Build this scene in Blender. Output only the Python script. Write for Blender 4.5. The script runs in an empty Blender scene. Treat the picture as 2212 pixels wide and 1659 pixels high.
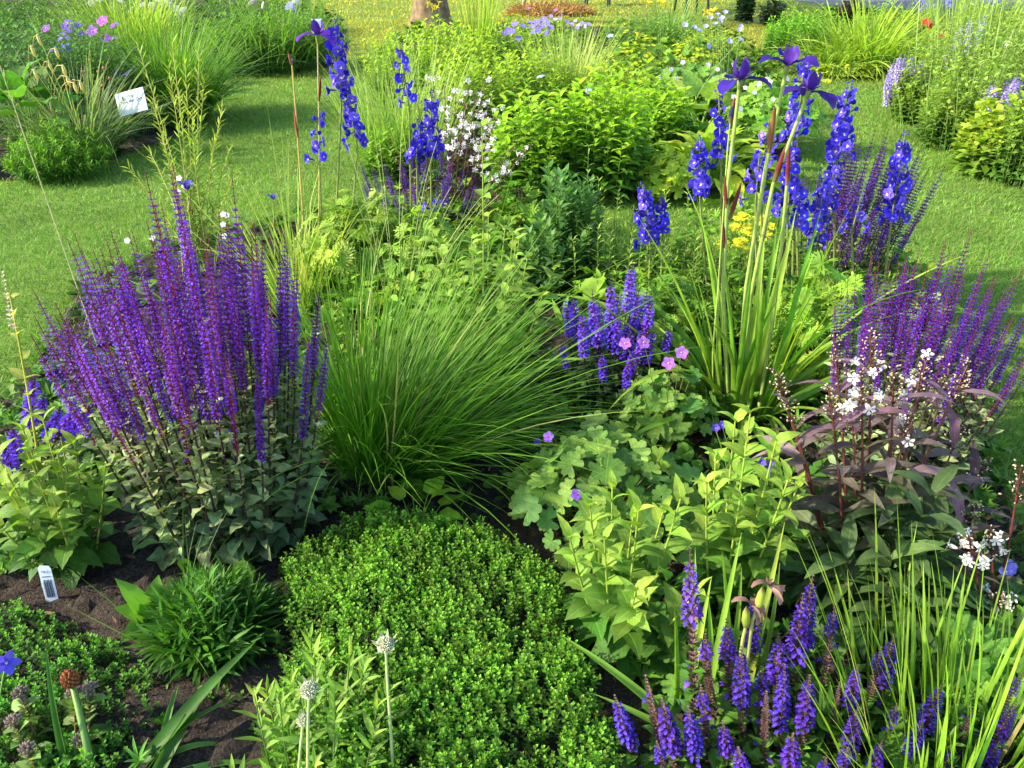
import bpy, math
import numpy as np
from mathutils import Vector, Matrix, Quaternion
R = np.random.default_rng(11)
rad = math.radians
sc = bpy.context.scene

# ------------------------------------------------------------ camera, light, exposure
CAM_H, PITCH, HFOV = 1.45, rad(30.0), rad(66.0)
cd = bpy.data.cameras.new('camera'); cam = bpy.data.objects.new('camera', cd)
sc.collection.objects.link(cam); sc.camera = cam
cam.location = (0, 0, CAM_H); cam.rotation_euler = (math.pi/2 - PITCH, 0, 0)
cd.sensor_width = 36; cd.lens = 18/math.tan(HFOV/2); cd.clip_start = 0.05; cd.clip_end = 900

SUN_EL, SUN_AZ = rad(31), rad(-98)      # azimuth from +Y (straight ahead), negative = to the left
sdir = Vector((math.sin(SUN_AZ)*math.cos(SUN_EL), math.cos(SUN_AZ)*math.cos(SUN_EL), math.sin(SUN_EL)))
w = bpy.data.worlds.new('World'); sc.world = w; w.use_nodes = True
nt = w.node_tree; nt.nodes.clear()
sky = nt.nodes.new('ShaderNodeTexSky'); sky.sky_type = 'NISHITA'; sky.sun_disc = False
sky.sun_elevation = SUN_EL; sky.sun_rotation = SUN_AZ
bg = nt.nodes.new('ShaderNodeBackground'); bg.inputs[1].default_value = 0.15
wo = nt.nodes.new('ShaderNodeOutputWorld')
nt.links.new(sky.outputs[0], bg.inputs[0]); nt.links.new(bg.outputs[0], wo.inputs[0])
ld = bpy.data.lights.new('sun', 'SUN'); ld.energy = 3.35; ld.angle = rad(1.5); ld.color = (1.0, 0.90, 0.68)
sun = bpy.data.objects.new('sun', ld); sc.collection.objects.link(sun)
sun.rotation_euler = (-sdir).to_track_quat('-Z', 'Y').to_euler()
vs = sc.view_settings
vs.view_transform = 'Standard'; vs.look = 'None'; vs.exposure = 1.75; vs.gamma = 1
sc.cycles.max_bounces = 6; sc.cycles.diffuse_bounces = 3; sc.cycles.transmission_bounces = 3
sc.cycles.glossy_bounces = 2; sc.cycles.transparent_max_bounces = 4

# ------------------------------------------------------------ placing: a point of the photograph (2212 x 1659) to the world
FP = 1106/math.tan(HFOV/2); CP, SP = math.cos(PITCH), math.sin(PITCH)
def ray(px, py):
    x = (px-1106)/FP; y = -(py-829.5)/FP
    return np.array([x, CP+y*SP, -SP+y*CP])
def gp(px, py, z=0.0):
    d = ray(px, py); t = (z-CAM_H)/d[2]
    return np.array([d[0]*t, d[1]*t, z])
def at(px, py, Y):
    d = ray(px, py); t = Y/d[1]
    return np.array([d[0]*t, Y, CAM_H+d[2]*t])

# ------------------------------------------------------------ mesh accumulator
def A3(c, n):
    c = np.asarray(c, float)
    return np.broadcast_to(c, (n, 3)).copy() if c.ndim == 1 else c
def nrm(v): return v/np.maximum(np.linalg.norm(v, axis=-1, keepdims=True), 1e-9)
class G:
    def __init__(s): s.v=[]; s.f=[]; s.c=[]; s.u=[]; s.n=0
    def add(s, v, f, c, u=None):
        v = np.asarray(v, float).reshape(-1, 3); f = np.asarray(f, np.int64).reshape(-1, 4)
        s.v.append(v); s.f.append(f+s.n); s.c.append(A3(c, len(v)))
        s.u.append(np.zeros((len(v), 2))+0.5 if u is None else u); s.n += len(v)
    def join(s, o, M=None, scale=1.0):
        v = np.concatenate(o.v)*scale
        if M is not None: v = v @ np.asarray(M)[:3, :3].T + np.asarray(M)[:3, 3]
        s.add(v, np.concatenate(o.f), np.concatenate(o.c), np.concatenate(o.u))
    def arr(s): return np.concatenate(s.v), np.concatenate(s.f), np.concatenate(s.c), np.concatenate(s.u)
    def mesh(s, name, mat, off=None, smooth=True):
        v, f, c, u = s.arr()
        if off is not None: v = v-np.asarray(off)
        me = bpy.data.meshes.new(name); nv, nf = len(v), len(f)
        tri = f[:, 2] == f[:, 3]
        cnt = np.where(tri, 3, 4); st = np.concatenate([[0], np.cumsum(cnt)[:-1]])
        mask = np.ones((nf, 4), bool); mask[:, 3] = ~tri
        loops = f[mask]
        me.vertices.add(nv); me.vertices.foreach_set('co', v.astype(np.float32).ravel())
        me.loops.add(len(loops)); me.loops.foreach_set('vertex_index', loops.astype(np.int32))
        me.polygons.add(nf); me.polygons.foreach_set('loop_start', st.astype(np.int32))
        try: me.polygons.foreach_set('loop_total', cnt.astype(np.int32))
        except Exception: pass
        a = me.attributes.new('Col', 'FLOAT_COLOR', 'POINT')
        a.data.foreach_set('color', np.c_[c, np.ones(nv)].astype(np.float32).ravel())
        a = me.attributes.new('luv', 'FLOAT_VECTOR', 'POINT')
        a.data.foreach_set('vector', np.c_[u, np.zeros(nv)].astype(np.float32).ravel())
        me.polygons.foreach_set('use_smooth', np.full(nf, smooth))
        me.update(calc_edges=True); me.validate()
        me.materials.append(mat)
        return me
    def obj(s, name, mat, parent=None, off=None, smooth=True):
        return link(name, s.mesh(name, mat, off, smooth), parent)
def link(name, me, parent=None, loc=(0, 0, 0), rot=None, scale=1.0):
    o = bpy.data.objects.new(name, me); sc.collection.objects.link(o)
    if parent is not None: o.parent = parent
    o.location = loc
    if rot is not None: o.rotation_euler = rot
    o.scale = (scale,)*3
    return o
def tag(o, label=None, cat=None, group=None, kind=None):
    if label: o['label'] = label
    if cat: o['category'] = cat
    if group: o['group'] = group
    if kind: o['kind'] = kind
    return o
def thing(name, label, cat, loc, group=None):
    o = bpy.data.objects.new(name, None); sc.collection.objects.link(o)
    o.location = tuple(float(x) for x in loc); o.empty_display_size = 0.05
    return tag(o, label, cat, group)

PROF = dict(grass=[.75, 1, .95, .8, .55, .03], lance=[.12, .75, 1, .85, .5, .02], ovate=[.12, .9, 1, .8, .45, .02],
            heart=[.55, 1, .95, .72, .36, .02], oblong=[.2, .7, .95, 1, .8, .15], petal=[.2, .55, .9, 1, .95, .35],
            round=[.3, .85, 1, 1, .8, .3], spoon=[.15, .25, .5, .95, 1, .3])
def leaves(g, P, T, L, W, col, prof='ovate', bend=0.5, fold=0.25, k=4, roll=0.25, tip=None, S=None, jag=0.0, wave=0.0):
    """N leaves: P base, T direction, L length, W half width; 3 columns (ribbon of 2 when fold is None)"""
    P = np.asarray(P, float).reshape(-1, 3); n = len(P)
    if n == 0: return
    T = nrm(np.broadcast_to(np.asarray(T, float), (n, 3)).copy())
    L = np.broadcast_to(np.asarray(L, float), (n,)); W = np.broadcast_to(np.asarray(W, float), (n,))
    bend = np.broadcast_to(np.asarray(bend, float), (n,)); col = A3(col, n)
    if S is None:
        a = R.uniform(0, 2*np.pi, n); eps = np.c_[np.cos(a), np.sin(a), np.zeros(n)]*0.02
        S = nrm(np.cross(T+eps, [0, 0, 1.0]))
        N = np.cross(S, T)
        ro = R.normal(0, 1, n)[:, None]*roll
        S = nrm(S*np.cos(ro)+N*np.sin(ro))
    N = nrm(np.cross(S, T))
    t = np.linspace(0, 1, k+1); tm = (t[:-1]+t[1:])/2
    th = bend[:, None]*tm[None]
    step = (T[:, None]*np.cos(th)[..., None]-N[:, None]*np.sin(th)[..., None])*(L/k)[:, None, None]
    C = np.concatenate([P[:, None], P[:, None]+np.cumsum(step, 1)], 1)
    tha = bend[:, None]*t[None]
    Nj = N[:, None]*np.cos(tha)[..., None]+T[:, None]*np.sin(tha)[..., None]
    wp = np.interp(t, np.linspace(0, 1, 6), PROF[prof])
    if jag: wp = wp*(1+jag*np.where(np.arange(k+1) % 2 == 0, 1, -1)*(t < .97))
    ww = W[:, None]*wp[None]
    col3 = np.broadcast_to(col[:, None], (n, k+1, 3)).copy()
    if tip is not None:
        tt = np.clip((t-0.35)/0.65, 0, 1)[None, :, None]
        col3 = col3*(1-tt)+np.asarray(tip)*tt
    if fold is None:
        V = np.stack([C-S[:, None]*ww[..., None], C+S[:, None]*ww[..., None]], 2)
        m = 2; vv = np.array([0, 1.0])
    else:
        up = Nj*(ww*fold)[..., None]
        if wave: up = up+Nj*(W[:, None]*wave*np.sin(t[None]*14+R.uniform(0, 6, n)[:, None]))[..., None]
        V = np.stack([C-S[:, None]*ww[..., None]+up, C, C+S[:, None]*ww[..., None]+up], 2)
        m = 3; vv = np.array([0, .5, 1.0])
    V = V.reshape(n, (k+1)*m, 3); CC = np.repeat(col3[:, :, None], m, 2).reshape(-1, 3)
    U = np.broadcast_to(np.stack(np.meshgrid(t, vv, indexing='ij'), -1).reshape(1, -1, 2), (n, (k+1)*m, 2)).reshape(-1, 2)
    fi = []
    for j in range(k):
        for q in range(m-1):
            a = j*m+q; fi.append([a, a+1, a+m+1, a+m])
    F = (np.array(fi)[None]+(np.arange(n)*(k+1)*m)[:, None, None]).reshape(-1, 4)
    g.add(V.reshape(-1, 3), F, CC, U)
def tubes(g, paths, r, col, sides=4, cap=False):
    """paths (N,K,3); r scalar / (K,) / (N,K)"""
    paths = np.asarray(paths, float)
    if paths.ndim == 2: paths = paths[None]
    n, K, _ = paths.shape
    r = np.broadcast_to(np.asarray(r, float), (n, K))
    T = nrm(np.gradient(paths, axis=1)); ref = np.array([0.31, 0.86, 0.12])
    A = nrm(np.cross(T, ref)); B = np.cross(T, A)
    an = np.arange(sides)*2*np.pi/sides
    V = paths[:, :, None]+(A[:, :, None]*np.cos(an)[None, None, :, None]+B[:, :, None]*np.sin(an)[None, None, :, None])*r[:, :, None, None]
    c = np.asarray(col, float)
    if c.ndim == 1: c = np.broadcast_to(c, (n, K, 3))
    elif c.shape == (K, 3): c = np.broadcast_to(c[None], (n, K, 3))
    elif c.shape == (n, 3): c = np.broadcast_to(c[:, None], (n, K, 3))
    C = np.repeat(c[:, :, None], sides, 2)
    fi = [[j*sides+q, j*sides+(q+1) % sides, (j+1)*sides+(q+1) % sides, (j+1)*sides+q] for j in range(K-1) for q in range(sides)]
    F = (np.array(fi)[None]+(np.arange(n)*K*sides)[:, None, None]).reshape(-1, 4)
    g.add(V.reshape(-1, 3), F, C.reshape(-1, 3))
def stamp(g, tmpl, P, Z, s=1.0, spin=None, tint=None):
    """copies of a template (arrays) with its +z turned to Z"""
    v, f, c, u = tmpl; P = np.asarray(P, float).reshape(-1, 3); n = len(P)
    if n == 0: return
    Z = nrm(np.broadcast_to(np.asarray(Z, float), (n, 3)).copy())
    a = R.uniform(0, 2*np.pi, n) if spin is None else np.broadcast_to(spin, (n,))
    ref = np.where(np.abs(Z[:, 2:3]) > .9, [[1.0, 0, 0]], [[0, 0, 1.0]])
    X0 = nrm(np.cross(ref, Z)); Y0 = np.cross(Z, X0)
    X = X0*np.cos(a)[:, None]+Y0*np.sin(a)[:, None]; Y = np.cross(Z, X)
    M = np.stack([X, Y, Z], 2)*np.broadcast_to(s, (n,))[:, None, None]
    V = np.einsum('nij,mj->nmi', M, v)+P[:, None]
    C = np.broadcast_to(c[None], (n, len(v), 3)).copy()
    if tint is not None: C = C*np.asarray(tint)[:, None]
    F = (f[None]+(np.arange(n)*len(v))[:, None, None]).reshape(-1, 4)
    g.add(V.reshape(-1, 3), F, C.reshape(-1, 3), np.broadcast_to(u[None], (n,)+u.shape).reshape(-1, 2))
def box(g, x0, x1, y0, y1, z0, z1, col):
    v = [[x, y, z] for z in (z0, z1) for y in (y0, y1) for x in (x0, x1)]
    g.add(v, [[0, 2, 3, 1], [4, 5, 7, 6], [0, 1, 5, 4], [2, 6, 7, 3], [0, 4, 6, 2], [1, 3, 7, 5]], col)
def ball(g, c, r, col, seg=8, rings=6, sz=1.0):
    th = np.linspace(0.02, np.pi-0.02, rings+1); ph = np.arange(seg)*2*np.pi/seg
    v = np.stack([np.outer(np.sin(th), np.cos(ph)), np.outer(np.sin(th), np.sin(ph)), np.outer(np.cos(th), np.ones(seg))*sz], -1)*r+np.asarray(c)
    f = [[j*seg+q, (j+1)*seg+q, (j+1)*seg+(q+1) % seg, j*seg+(q+1) % seg] for j in range(rings) for q in range(seg)]
    g.add(v.reshape(-1, 3), f, col)
def fib(n, hemi=-1.0):
    i = np.arange(n)+.5; z = 1-(1-hemi)*i/n; p = i*2.39996; q = np.sqrt(np.maximum(0, 1-z*z))
    return np.c_[q*np.cos(p), q*np.sin(p), z]
def vary(c, n, s=0.15, h=0.06):
    c = A3(c, n); return np.clip(c*np.exp(R.normal(0, s, (n, 1)))*np.exp(R.normal(0, h, (n, 3))), 0, 1)
def lerp(a, b, t):
    t = np.asarray(t)[..., None]; return np.asarray(a)*(1-t)+np.asarray(b)*t
def inpoly(poly, x, y):
    poly = np.asarray(poly); r = np.zeros(len(x), bool); j = len(poly)-1
    for i in range(len(poly)):
        xi, yi = poly[i]; xj, yj = poly[j]
        r ^= ((yi > y) != (yj > y)) & (x < (xj-xi)*(y-yi)/(yj-yi+1e-12)+xi); j = i
    return r
def curve3(a, b, c, K=7):
    t = np.linspace(0, 1, K)[:, None]; a, b, c = map(np.asarray, (a, b, c))
    return a*(1-t)**2+2*b*t*(1-t)+c*t*t

# ------------------------------------------------------------ materials
def material(name, trans=0.3, rough=0.5, spec=0.35, noise=(60, .25), veins=0.0, gain=1.0, tcol=(1.15, 1.25, .55), bump=0.0, spots=0.0):
    m = bpy.data.materials.new(name); m.use_nodes = True; n = m.node_tree; n.nodes.clear(); N = n.nodes.new; Lk = n.links.new
    at_ = N('ShaderNodeAttribute'); at_.attribute_name = 'Col'
    tc = N('ShaderNodeTexCoord'); nz = N('ShaderNodeTexNoise'); nz.inputs['Scale'].default_value = noise[0]; nz.inputs['Detail'].default_value = 3
    Lk(tc.outputs['Object'], nz.inputs['Vector'])
    mr = N('ShaderNodeMapRange'); mr.inputs[1].default_value = .3; mr.inputs[2].default_value = .7
    mr.inputs[3].default_value = (1-noise[1])*gain; mr.inputs[4].default_value = (1+noise[1])*gain
    Lk(nz.outputs['Fac'], mr.inputs[0])
    mul = N('ShaderNodeVectorMath'); mul.operation = 'SCALE'
    Lk(at_.outputs['Color'], mul.inputs[0]); Lk(mr.outputs[0], mul.inputs['Scale'])
    col = mul.outputs[0]; vb = None
    if veins:
        uv = N('ShaderNodeAttribute'); uv.attribute_name = 'luv'; sp = N('ShaderNodeSeparateXYZ'); Lk(uv.outputs['Vector'], sp.inputs[0])
        def mth(op, a, b=None, cl=False):
            q = N('ShaderNodeMath'); q.operation = op; q.use_clamp = cl
            for i, x in enumerate((a, b)):
                if x is None: continue
                if isinstance(x, (int, float)): q.inputs[i].default_value = x
                else: Lk(x, q.inputs[i])
            return q.outputs[0]
        av = mth('ABSOLUTE', mth('SUBTRACT', sp.outputs[1], .5))
        mid = mth('SUBTRACT', 1.0, mth('MULTIPLY', av, 14.0), True)
        ph = mth('SUBTRACT', mth('MULTIPLY', sp.outputs[0], 8.0), mth('MULTIPLY', av, 5.0))
        fr = mth('ABSOLUTE', mth('SUBTRACT', mth('FRACT', ph), .5))
        side = mth('SUBTRACT', 1.0, mth('MULTIPLY', fr, 7.0), True)
        vv = mth('MAXIMUM', mid, mth('MULTIPLY', side, .6))
        k = mth('ADD', 1.0, mth('MULTIPLY', vv, veins))
        m2 = N('ShaderNodeVectorMath'); m2.operation = 'SCALE'; Lk(col, m2.inputs[0]); Lk(k, m2.inputs['Scale']); col = m2.outputs[0]
        vb = mth('SUBTRACT', 1.0, vv)
    if spots:
        n2 = N('ShaderNodeTexNoise'); n2.inputs['Scale'].default_value = 55; n2.inputs['Detail'].default_value = 5; n2.inputs['Roughness'].default_value = .7; Lk(tc.outputs['Object'], n2.inputs['Vector'])
        m3 = N('ShaderNodeMapRange'); m3.inputs[1].default_value = .62; m3.inputs[2].default_value = .70; m3.inputs[4].default_value = spots; Lk(n2.outputs['Fac'], m3.inputs[0])
        mx2 = N('ShaderNodeMix'); mx2.data_type = 'RGBA'; Lk(m3.outputs[0], mx2.inputs[0]); Lk(col, mx2.inputs[6]); mx2.inputs[7].default_value = (.20, .15, .05, 1); col = mx2.outputs[2]
    pb = N('ShaderNodeBsdfPrincipled'); pb.inputs['Roughness'].default_value = rough
    pb.inputs['Specular IOR Level'].default_value = spec
    Lk(col, pb.inputs['Base Color'])
    if bump or vb is not None:
        bp = N('ShaderNodeBump'); bp.inputs['Strength'].default_value = bump or .35; bp.inputs['Distance'].default_value = .002
        Lk(vb if vb is not None else nz.outputs['Fac'], bp.inputs['Height']); Lk(bp.outputs[0], pb.inputs['Normal'])
    out = N('ShaderNodeOutputMaterial')
    if trans:
        tr = N('ShaderNodeBsdfTranslucent'); tm = N('ShaderNodeVectorMath'); tm.operation = 'MULTIPLY'; tm.inputs[1].default_value = tcol
        Lk(col, tm.inputs[0]); Lk(tm.outputs[0], tr.inputs['Color'])
        mx = N('ShaderNodeMixShader'); mx.inputs[0].default_value = trans
        Lk(pb.outputs[0], mx.inputs[1]); Lk(tr.outputs[0], mx.inputs[2]); Lk(mx.outputs[0], out.inputs[0])
    else: Lk(pb.outputs[0], out.inputs[0])
    return m
M_LEAF = material('leaf', .45, .55, .22, (25, .22))
M_VEIN = material('veined_leaf', .42, .55, .25, (40, .25), veins=.35, spots=.6)
M_DULL = material('felted_leaf', .3, .6, .25, (45, .35), veins=.3, spots=.5)
M_GRASS = material('grass_blade', .45, .5, .25, (15, .28), spots=.35)
M_LAWN = material('lawn_blade', .35, .6, .2, (1.3, .3))
M_STEM = material('stem', .12, .45, .4, (40, .2))
M_PETAL = material('petal', .35, .5, .25, (70, .12), tcol=(1.1, 1.0, 1.1))
M_SPIKE = material('salvia_petal', .3, .55, .2, (60, .2), tcol=(1.15, .9, 1.1))
M_DRY = material('dry', .15, .8, .1, (60, .3))
M_WOOD = material('bark', 0, .9, .1, (9, .5), bump=1.0)
M_PAINT = material('paint', 0, .4, .4, (30, .03))

# colours (linear albedo)
LIME = (.33, .48, .035); BRIGHT = (.19, .36, .025); MID = (.10, .23, .02); DEEP = (.045, .125, .018); DARK = (.028, .075, .018)
GREY = (.12, .17, .085); GOLD = (.55, .62, .04); STRAW = (.50, .42, .16); REDST = (.10, .022, .018); PLUM = (.055, .045, .045)
BLUE = (.055, .035, .62); VIOL = (.135, .035, .42); PURP = (.30, .17, .62); LAV = (.34, .30, .62); WHITE = (.82, .80, .78)

# ------------------------------------------------------------ plant builders
def stem_leaves(g, path, t0, t1, nodes, per, l0, l1, wr, prof, bend, a0, a1, c0, c1, k=4, fold=.25, rot=1.571, jit=.25, tipc=None, roll=.25, cj=.14, jag=0.0, wave=0.0, narrow=0.0):
    K = len(path); t = np.repeat(np.linspace(t0, t1, nodes), per)+R.normal(0, .3/max(nodes, 2)*(t1-t0), nodes*per)*.4
    t = np.clip(t, 0, 1); n = len(t); tt = np.clip((t-t0)/max(t1-t0, 1e-6), 0, 1)
    x = t*(K-1); P = np.stack([np.interp(x, np.arange(K), path[:, i]) for i in range(3)], 1)
    tan = nrm(np.gradient(path, axis=0)); T = nrm(np.stack([np.interp(x, np.arange(K), tan[:, i]) for i in range(3)], 1))
    A = nrm(np.cross(T, [0.2, .97, .1])); B = np.cross(T, A)
    az = np.repeat(np.arange(nodes)*rot, per)+np.tile(np.arange(per)*2*np.pi/per, nodes)+R.normal(0, jit, n)+R.uniform(0, 6.28)
    Rd = A*np.cos(az)[:, None]+B*np.sin(az)[:, None]
    an = a0+(a1-a0)*tt+R.normal(0, .12, n)
    D = T*np.cos(an)[:, None]+Rd*np.sin(an)[:, None]
    L = (l0+(l1-l0)*tt)*R.uniform(.75, 1.15, n); wr = wr*(1-narrow*tt)
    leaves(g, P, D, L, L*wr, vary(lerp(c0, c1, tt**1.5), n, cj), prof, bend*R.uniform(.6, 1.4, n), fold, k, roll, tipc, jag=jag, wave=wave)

def fan_paths(n, h, r, r0=.3, hv=.12, dome=.3, lean=(0, 0), K=7, ctrl=.62, wob=.0):
    """stems fanning from a crown: bases in a disc r*r0, tips in a disc r"""
    i = np.arange(n)+.5; q = np.sqrt(i/n); a = i*2.39996+R.uniform(0, 6)
    q = np.clip(q+R.normal(0, .06, n), 0, 1.1)
    tx, ty = q*r*np.cos(a)+R.normal(0, .05*r, n), q*r*np.sin(a)+R.normal(0, .05*r, n)
    tz = h*(1-dome*q**2)*np.exp(R.normal(0, hv, n))
    b = np.c_[tx*r0, ty*r0, np.zeros(n)]
    c = np.c_[tx, ty, tz]+np.r_[np.array(lean), 0.0]*(tz/h)[:, None]
    m = np.c_[b[:, :2]+(c[:, :2]-b[:, :2])*ctrl+R.normal(0, .02*r+wob, (n, 2)), tz*.52]
    return [curve3(b[j], m[j], c[j], K) for j in range(n)]

def cut(path, t0, t1, K=6):
    x = np.linspace(t0, t1, K)*(len(path)-1)
    return np.stack([np.interp(x, np.arange(len(path)), path[:, i]) for i in range(3)], 1)

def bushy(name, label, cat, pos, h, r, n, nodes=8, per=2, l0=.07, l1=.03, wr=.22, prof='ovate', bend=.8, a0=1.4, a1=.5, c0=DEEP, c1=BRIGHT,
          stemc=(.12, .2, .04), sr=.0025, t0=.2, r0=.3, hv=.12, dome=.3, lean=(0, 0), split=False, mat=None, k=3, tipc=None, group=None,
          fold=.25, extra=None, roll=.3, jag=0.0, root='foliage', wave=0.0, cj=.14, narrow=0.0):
    """leafy plant of many stems. split: every stem is a part and its leaves a sub-part"""
    mat = mat or M_LEAF; paths = fan_paths(n, h, r, r0, hv, dome, lean)
    e = thing(name, label, cat, pos, group)
    kw = dict(narrow=narrow, k=k, fold=fold, tipc=tipc, roll=roll, jag=jag, wave=wave, cj=cj)
    if split:
        for p in paths:
            s = G(); tubes(s, p, np.linspace(sr, sr*.5, len(p)), stemc, 5); so = s.obj('stem', M_STEM, e)
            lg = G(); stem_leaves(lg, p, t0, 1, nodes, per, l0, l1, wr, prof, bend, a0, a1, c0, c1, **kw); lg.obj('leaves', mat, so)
    else:
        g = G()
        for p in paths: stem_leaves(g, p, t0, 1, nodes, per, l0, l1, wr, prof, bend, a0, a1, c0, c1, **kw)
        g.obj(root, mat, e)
        s = G(); tubes(s, np.array(paths), np.linspace(sr, sr*.5, 7), stemc, 3); s.obj('stems', M_STEM, e)['kind'] = 'stuff'
    return e, paths

def tuft(name, label, cat, pos, n, L, W, spread=.9, r=.05, bend=.9, c=MID, tip=None, k=6, Lv=.2, lean=(0, 0), fold=None, dry=0.0, group=None, pref=None, mat=None):
    """tussock of blades, one mesh"""
    g = G(); a = R.uniform(0, 2*np.pi, n); q = np.sqrt(R.uniform(0, 1, n))
    th = spread*q*R.uniform(.6, 1.1, n); P = np.c_[q*r*np.cos(a), q*r*np.sin(a), np.zeros(n)]
    a2 = a+R.normal(0, .35, n)
    T = np.c_[np.sin(th)*np.cos(a2), np.sin(th)*np.sin(a2), np.cos(th)]+np.r_[np.array(lean), 0.0]
    col = vary(c, n, .18, .07)
    if dry: m = R.uniform(0, 1, n) < dry; col[m] = vary(STRAW, m.sum(), .1)
    leaves(g, P, T, L*np.exp(R.normal(0, Lv, n)), W*R.uniform(.6, 1.3, n), col, 'grass', bend*R.uniform(.2, 1.6, n), fold, k, .5, tip)
    o = g.obj(name, mat or M_GRASS, None); o.location = tuple(pos); tag(o, label, cat, group); return o

# --- salvia
def salvia_spike(n_wh, L, cf=(.135, .030, .37), cc=(.17, .025, .07), fade=0.0, size=1.08, top=.86, low=-1):
    g = G(); t = np.linspace(0, 1, n_wh)**1.12
    xs = [0, L*.3, L*.6, L]; bx = R.normal(0, .012, 2)*L*1.5
    axis = np.array([[bx[0]*np.sin(z/L*2.5), bx[1]*np.sin(z/L*2), z] for z in xs]); tubes(g, axis, np.linspace(.0014, .0008, 4), cc, 4)
    for q, tt in enumerate(t):
        z = tt*L; c0 = np.array([np.interp(z, xs, axis[:, 0]), np.interp(z, xs, axis[:, 1]), z])
        m = 6; az = np.arange(m)*2*np.pi/m+q*.52+R.normal(0, .15, m)
        sz = size*(1.0 if tt < .62 else 1-(tt-.62)/.38*.66); el = .35+.5*max(0, tt-.5)
        D = np.c_[np.cos(az)*np.cos(el), np.sin(az)*np.cos(el), np.full(m, np.sin(el))]
        P = c0+D*.001
        leaves(g, P, D, .0066*sz, .0024*sz, vary(cc, m, .25, .1), 'petal', -.3, .5, 2, .2)
        bloom = (tt > low) & (tt < top) if fade == 0 else tt > fade
        ok = R.uniform(0, 1, m) < (.92 if bloom else .04)
        if tt > .9: ok[:] = False
        if ok.any():
            Dm = D[ok]; Pm = P[ok]+Dm*.0045*sz; k = ok.sum()
            cv = vary(cf, k, .22, .1)
            leaves(g, Pm, Dm+[0, 0, .55], .0090*sz, .0019*sz, cv, 'petal', .9, .6, 2, .2)
            leaves(g, Pm, Dm-[0, 0, .15], .0088*sz, .0032*sz, vary(cf, k, .2, .1)*1.25, 'petal', 1.2, .3, 2, .3)
        else:
            leaves(g, P, D+[0, 0, .8], .0055*sz, .0020*sz, vary(cc, m, .2)*1.2, 'petal', .6, .5, 2, .2)
    return g
def salvia_variants(k, nw, L, **kw): return [salvia_spike(nw, L, **dict(kw, cf=tuple(np.array(kw.get('cf', (.135, .030, .37)))*R.uniform(.7, 1.3)*[R.uniform(.8, 1.2), 1, 1]), top=R.uniform(.74, .96), low=R.choice([-1, -1, -1, .1, .2, .4]), fade=(R.choice(kw['fade']) if 'fade' in kw else 0))).mesh('flower_spike', M_SPIKE) for _ in range(k)]
def salvia(label, pos, paths, variants, frac, L0, stemc=(.05, .02, .03), leaf=None, leafc=((.12, .19, .075), (.30, .35, .14)), ll=(.085, .026), sr=.0036, lt=.62, nodes=9, name='salvia', group=None, lmat=None):  # the pale second leafc paints backlight into the grey-green leaf colour
    """paths: local stalk curves up to the spike tip. frac: share of the stalk that is spike; L0 = modelled spike length"""
    e = thing(name, label, 'salvia', pos, group)
    for p in paths:
        fr = frac*R.uniform(.85, 1.12); p0 = cut(p, 0, 1-fr, 7)
        s = G(); tubes(s, p0, np.linspace(sr, sr*.65, 7), stemc, 5); so = s.obj('stem', M_STEM, e)
        a, b = Vector(p0[-1]), Vector(p[-1]); d = b-a
        q = d.to_track_quat('Z', 'Y'); q = q @ Quaternion((0, 0, 1), R.uniform(0, 6.28))
        o = link('flower_spike', variants[int(R.integers(len(variants)))], so, a, q.to_euler(), 1.0)
        k = d.length/L0; wd = R.uniform(.82, 1.12)*(.5+.5*min(k, 1.3)); o.scale = (wd, wd, k)
    g = G()
    for p in paths:
        stem_leaves(g, p, .06, lt, nodes, 2, ll[0], ll[1], .27, 'ovate', .75, 1.25, .75, leafc[0], leafc[1], k=5, fold=.3, roll=.5, cj=.32, wave=.16)
        stem_leaves(g, p, .15, lt, nodes, 2, ll[0]*.5, ll[1]*.7, .28, 'ovate', .8, .8, .5, leafc[0], leafc[1], k=3, fold=.4, roll=.6, cj=.3)
    g.obj('foliage', lmat or M_DULL, e)
    return e

# --- delphinium floret
def delph_floret(cup=.42, bd=.55, sz=1.0, eye=.8, c=BLUE):
    g = G(); m = 5; az = np.arange(m)*2*np.pi/m+.3+R.normal(0, .1, m)
    D = np.c_[np.cos(az), np.sin(az), np.full(m, cup)+R.normal(0, .12, m)]
    leaves(g, np.zeros((m, 3)), D, .0170*sz*R.uniform(.85, 1.1, m), .0088*sz, vary(c, m, .22, .10), 'round', bd, .35, 4, .15, wave=.12)
    az = az+.63; leaves(g, np.zeros((m, 3))+[0, 0, .001], np.c_[np.cos(az), np.sin(az), np.full(m, cup+.35)], .0105*sz, .0055*sz, vary(c, m, .2, .1)*[1.6, 1.2, .9], 'round', bd, .3, 3, .1)
    az = np.arange(4)*np.pi/2; D = np.c_[np.cos(az)*.7, np.sin(az)*.7, np.ones(4)]
    leaves(g, np.zeros((4, 3))+[0, 0, .002], D, .0052, .0022, [(eye, eye*.97, eye)]*3+[(.14, .08, .4)], 'petal', .6, .3, 2, 0)
    tubes(g, [[0, 0, 0], [0, .002, -.008], [0, .006, -.016]], [.0028, .002, .0006], (.06, .04, .4), 4)
    return g.arr()
def bud(c, l=.008, r=.0035, tipc=None):
    g = G(); tubes(g, [[0, 0, -l*.1], [0, 0, l*.25], [0, 0, l*.65], [0, 0, l]], [r*.3, r, r*.85, r*.1], [c, c, tipc or c, tipc or c], 6); return g.arr()
FLORETS = [delph_floret(), delph_floret(.75, .3, .95, .6), delph_floret(1.5, -.2, .8, .3), delph_floret(.35, .8, 1.05, .8, (.11, .07, .60)), delph_floret(.9, .5, .9, .5, (.05, .03, .45))]; DBUD = bud((.09, .07, .42), .011, .005, (.06, .05, .5))
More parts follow.
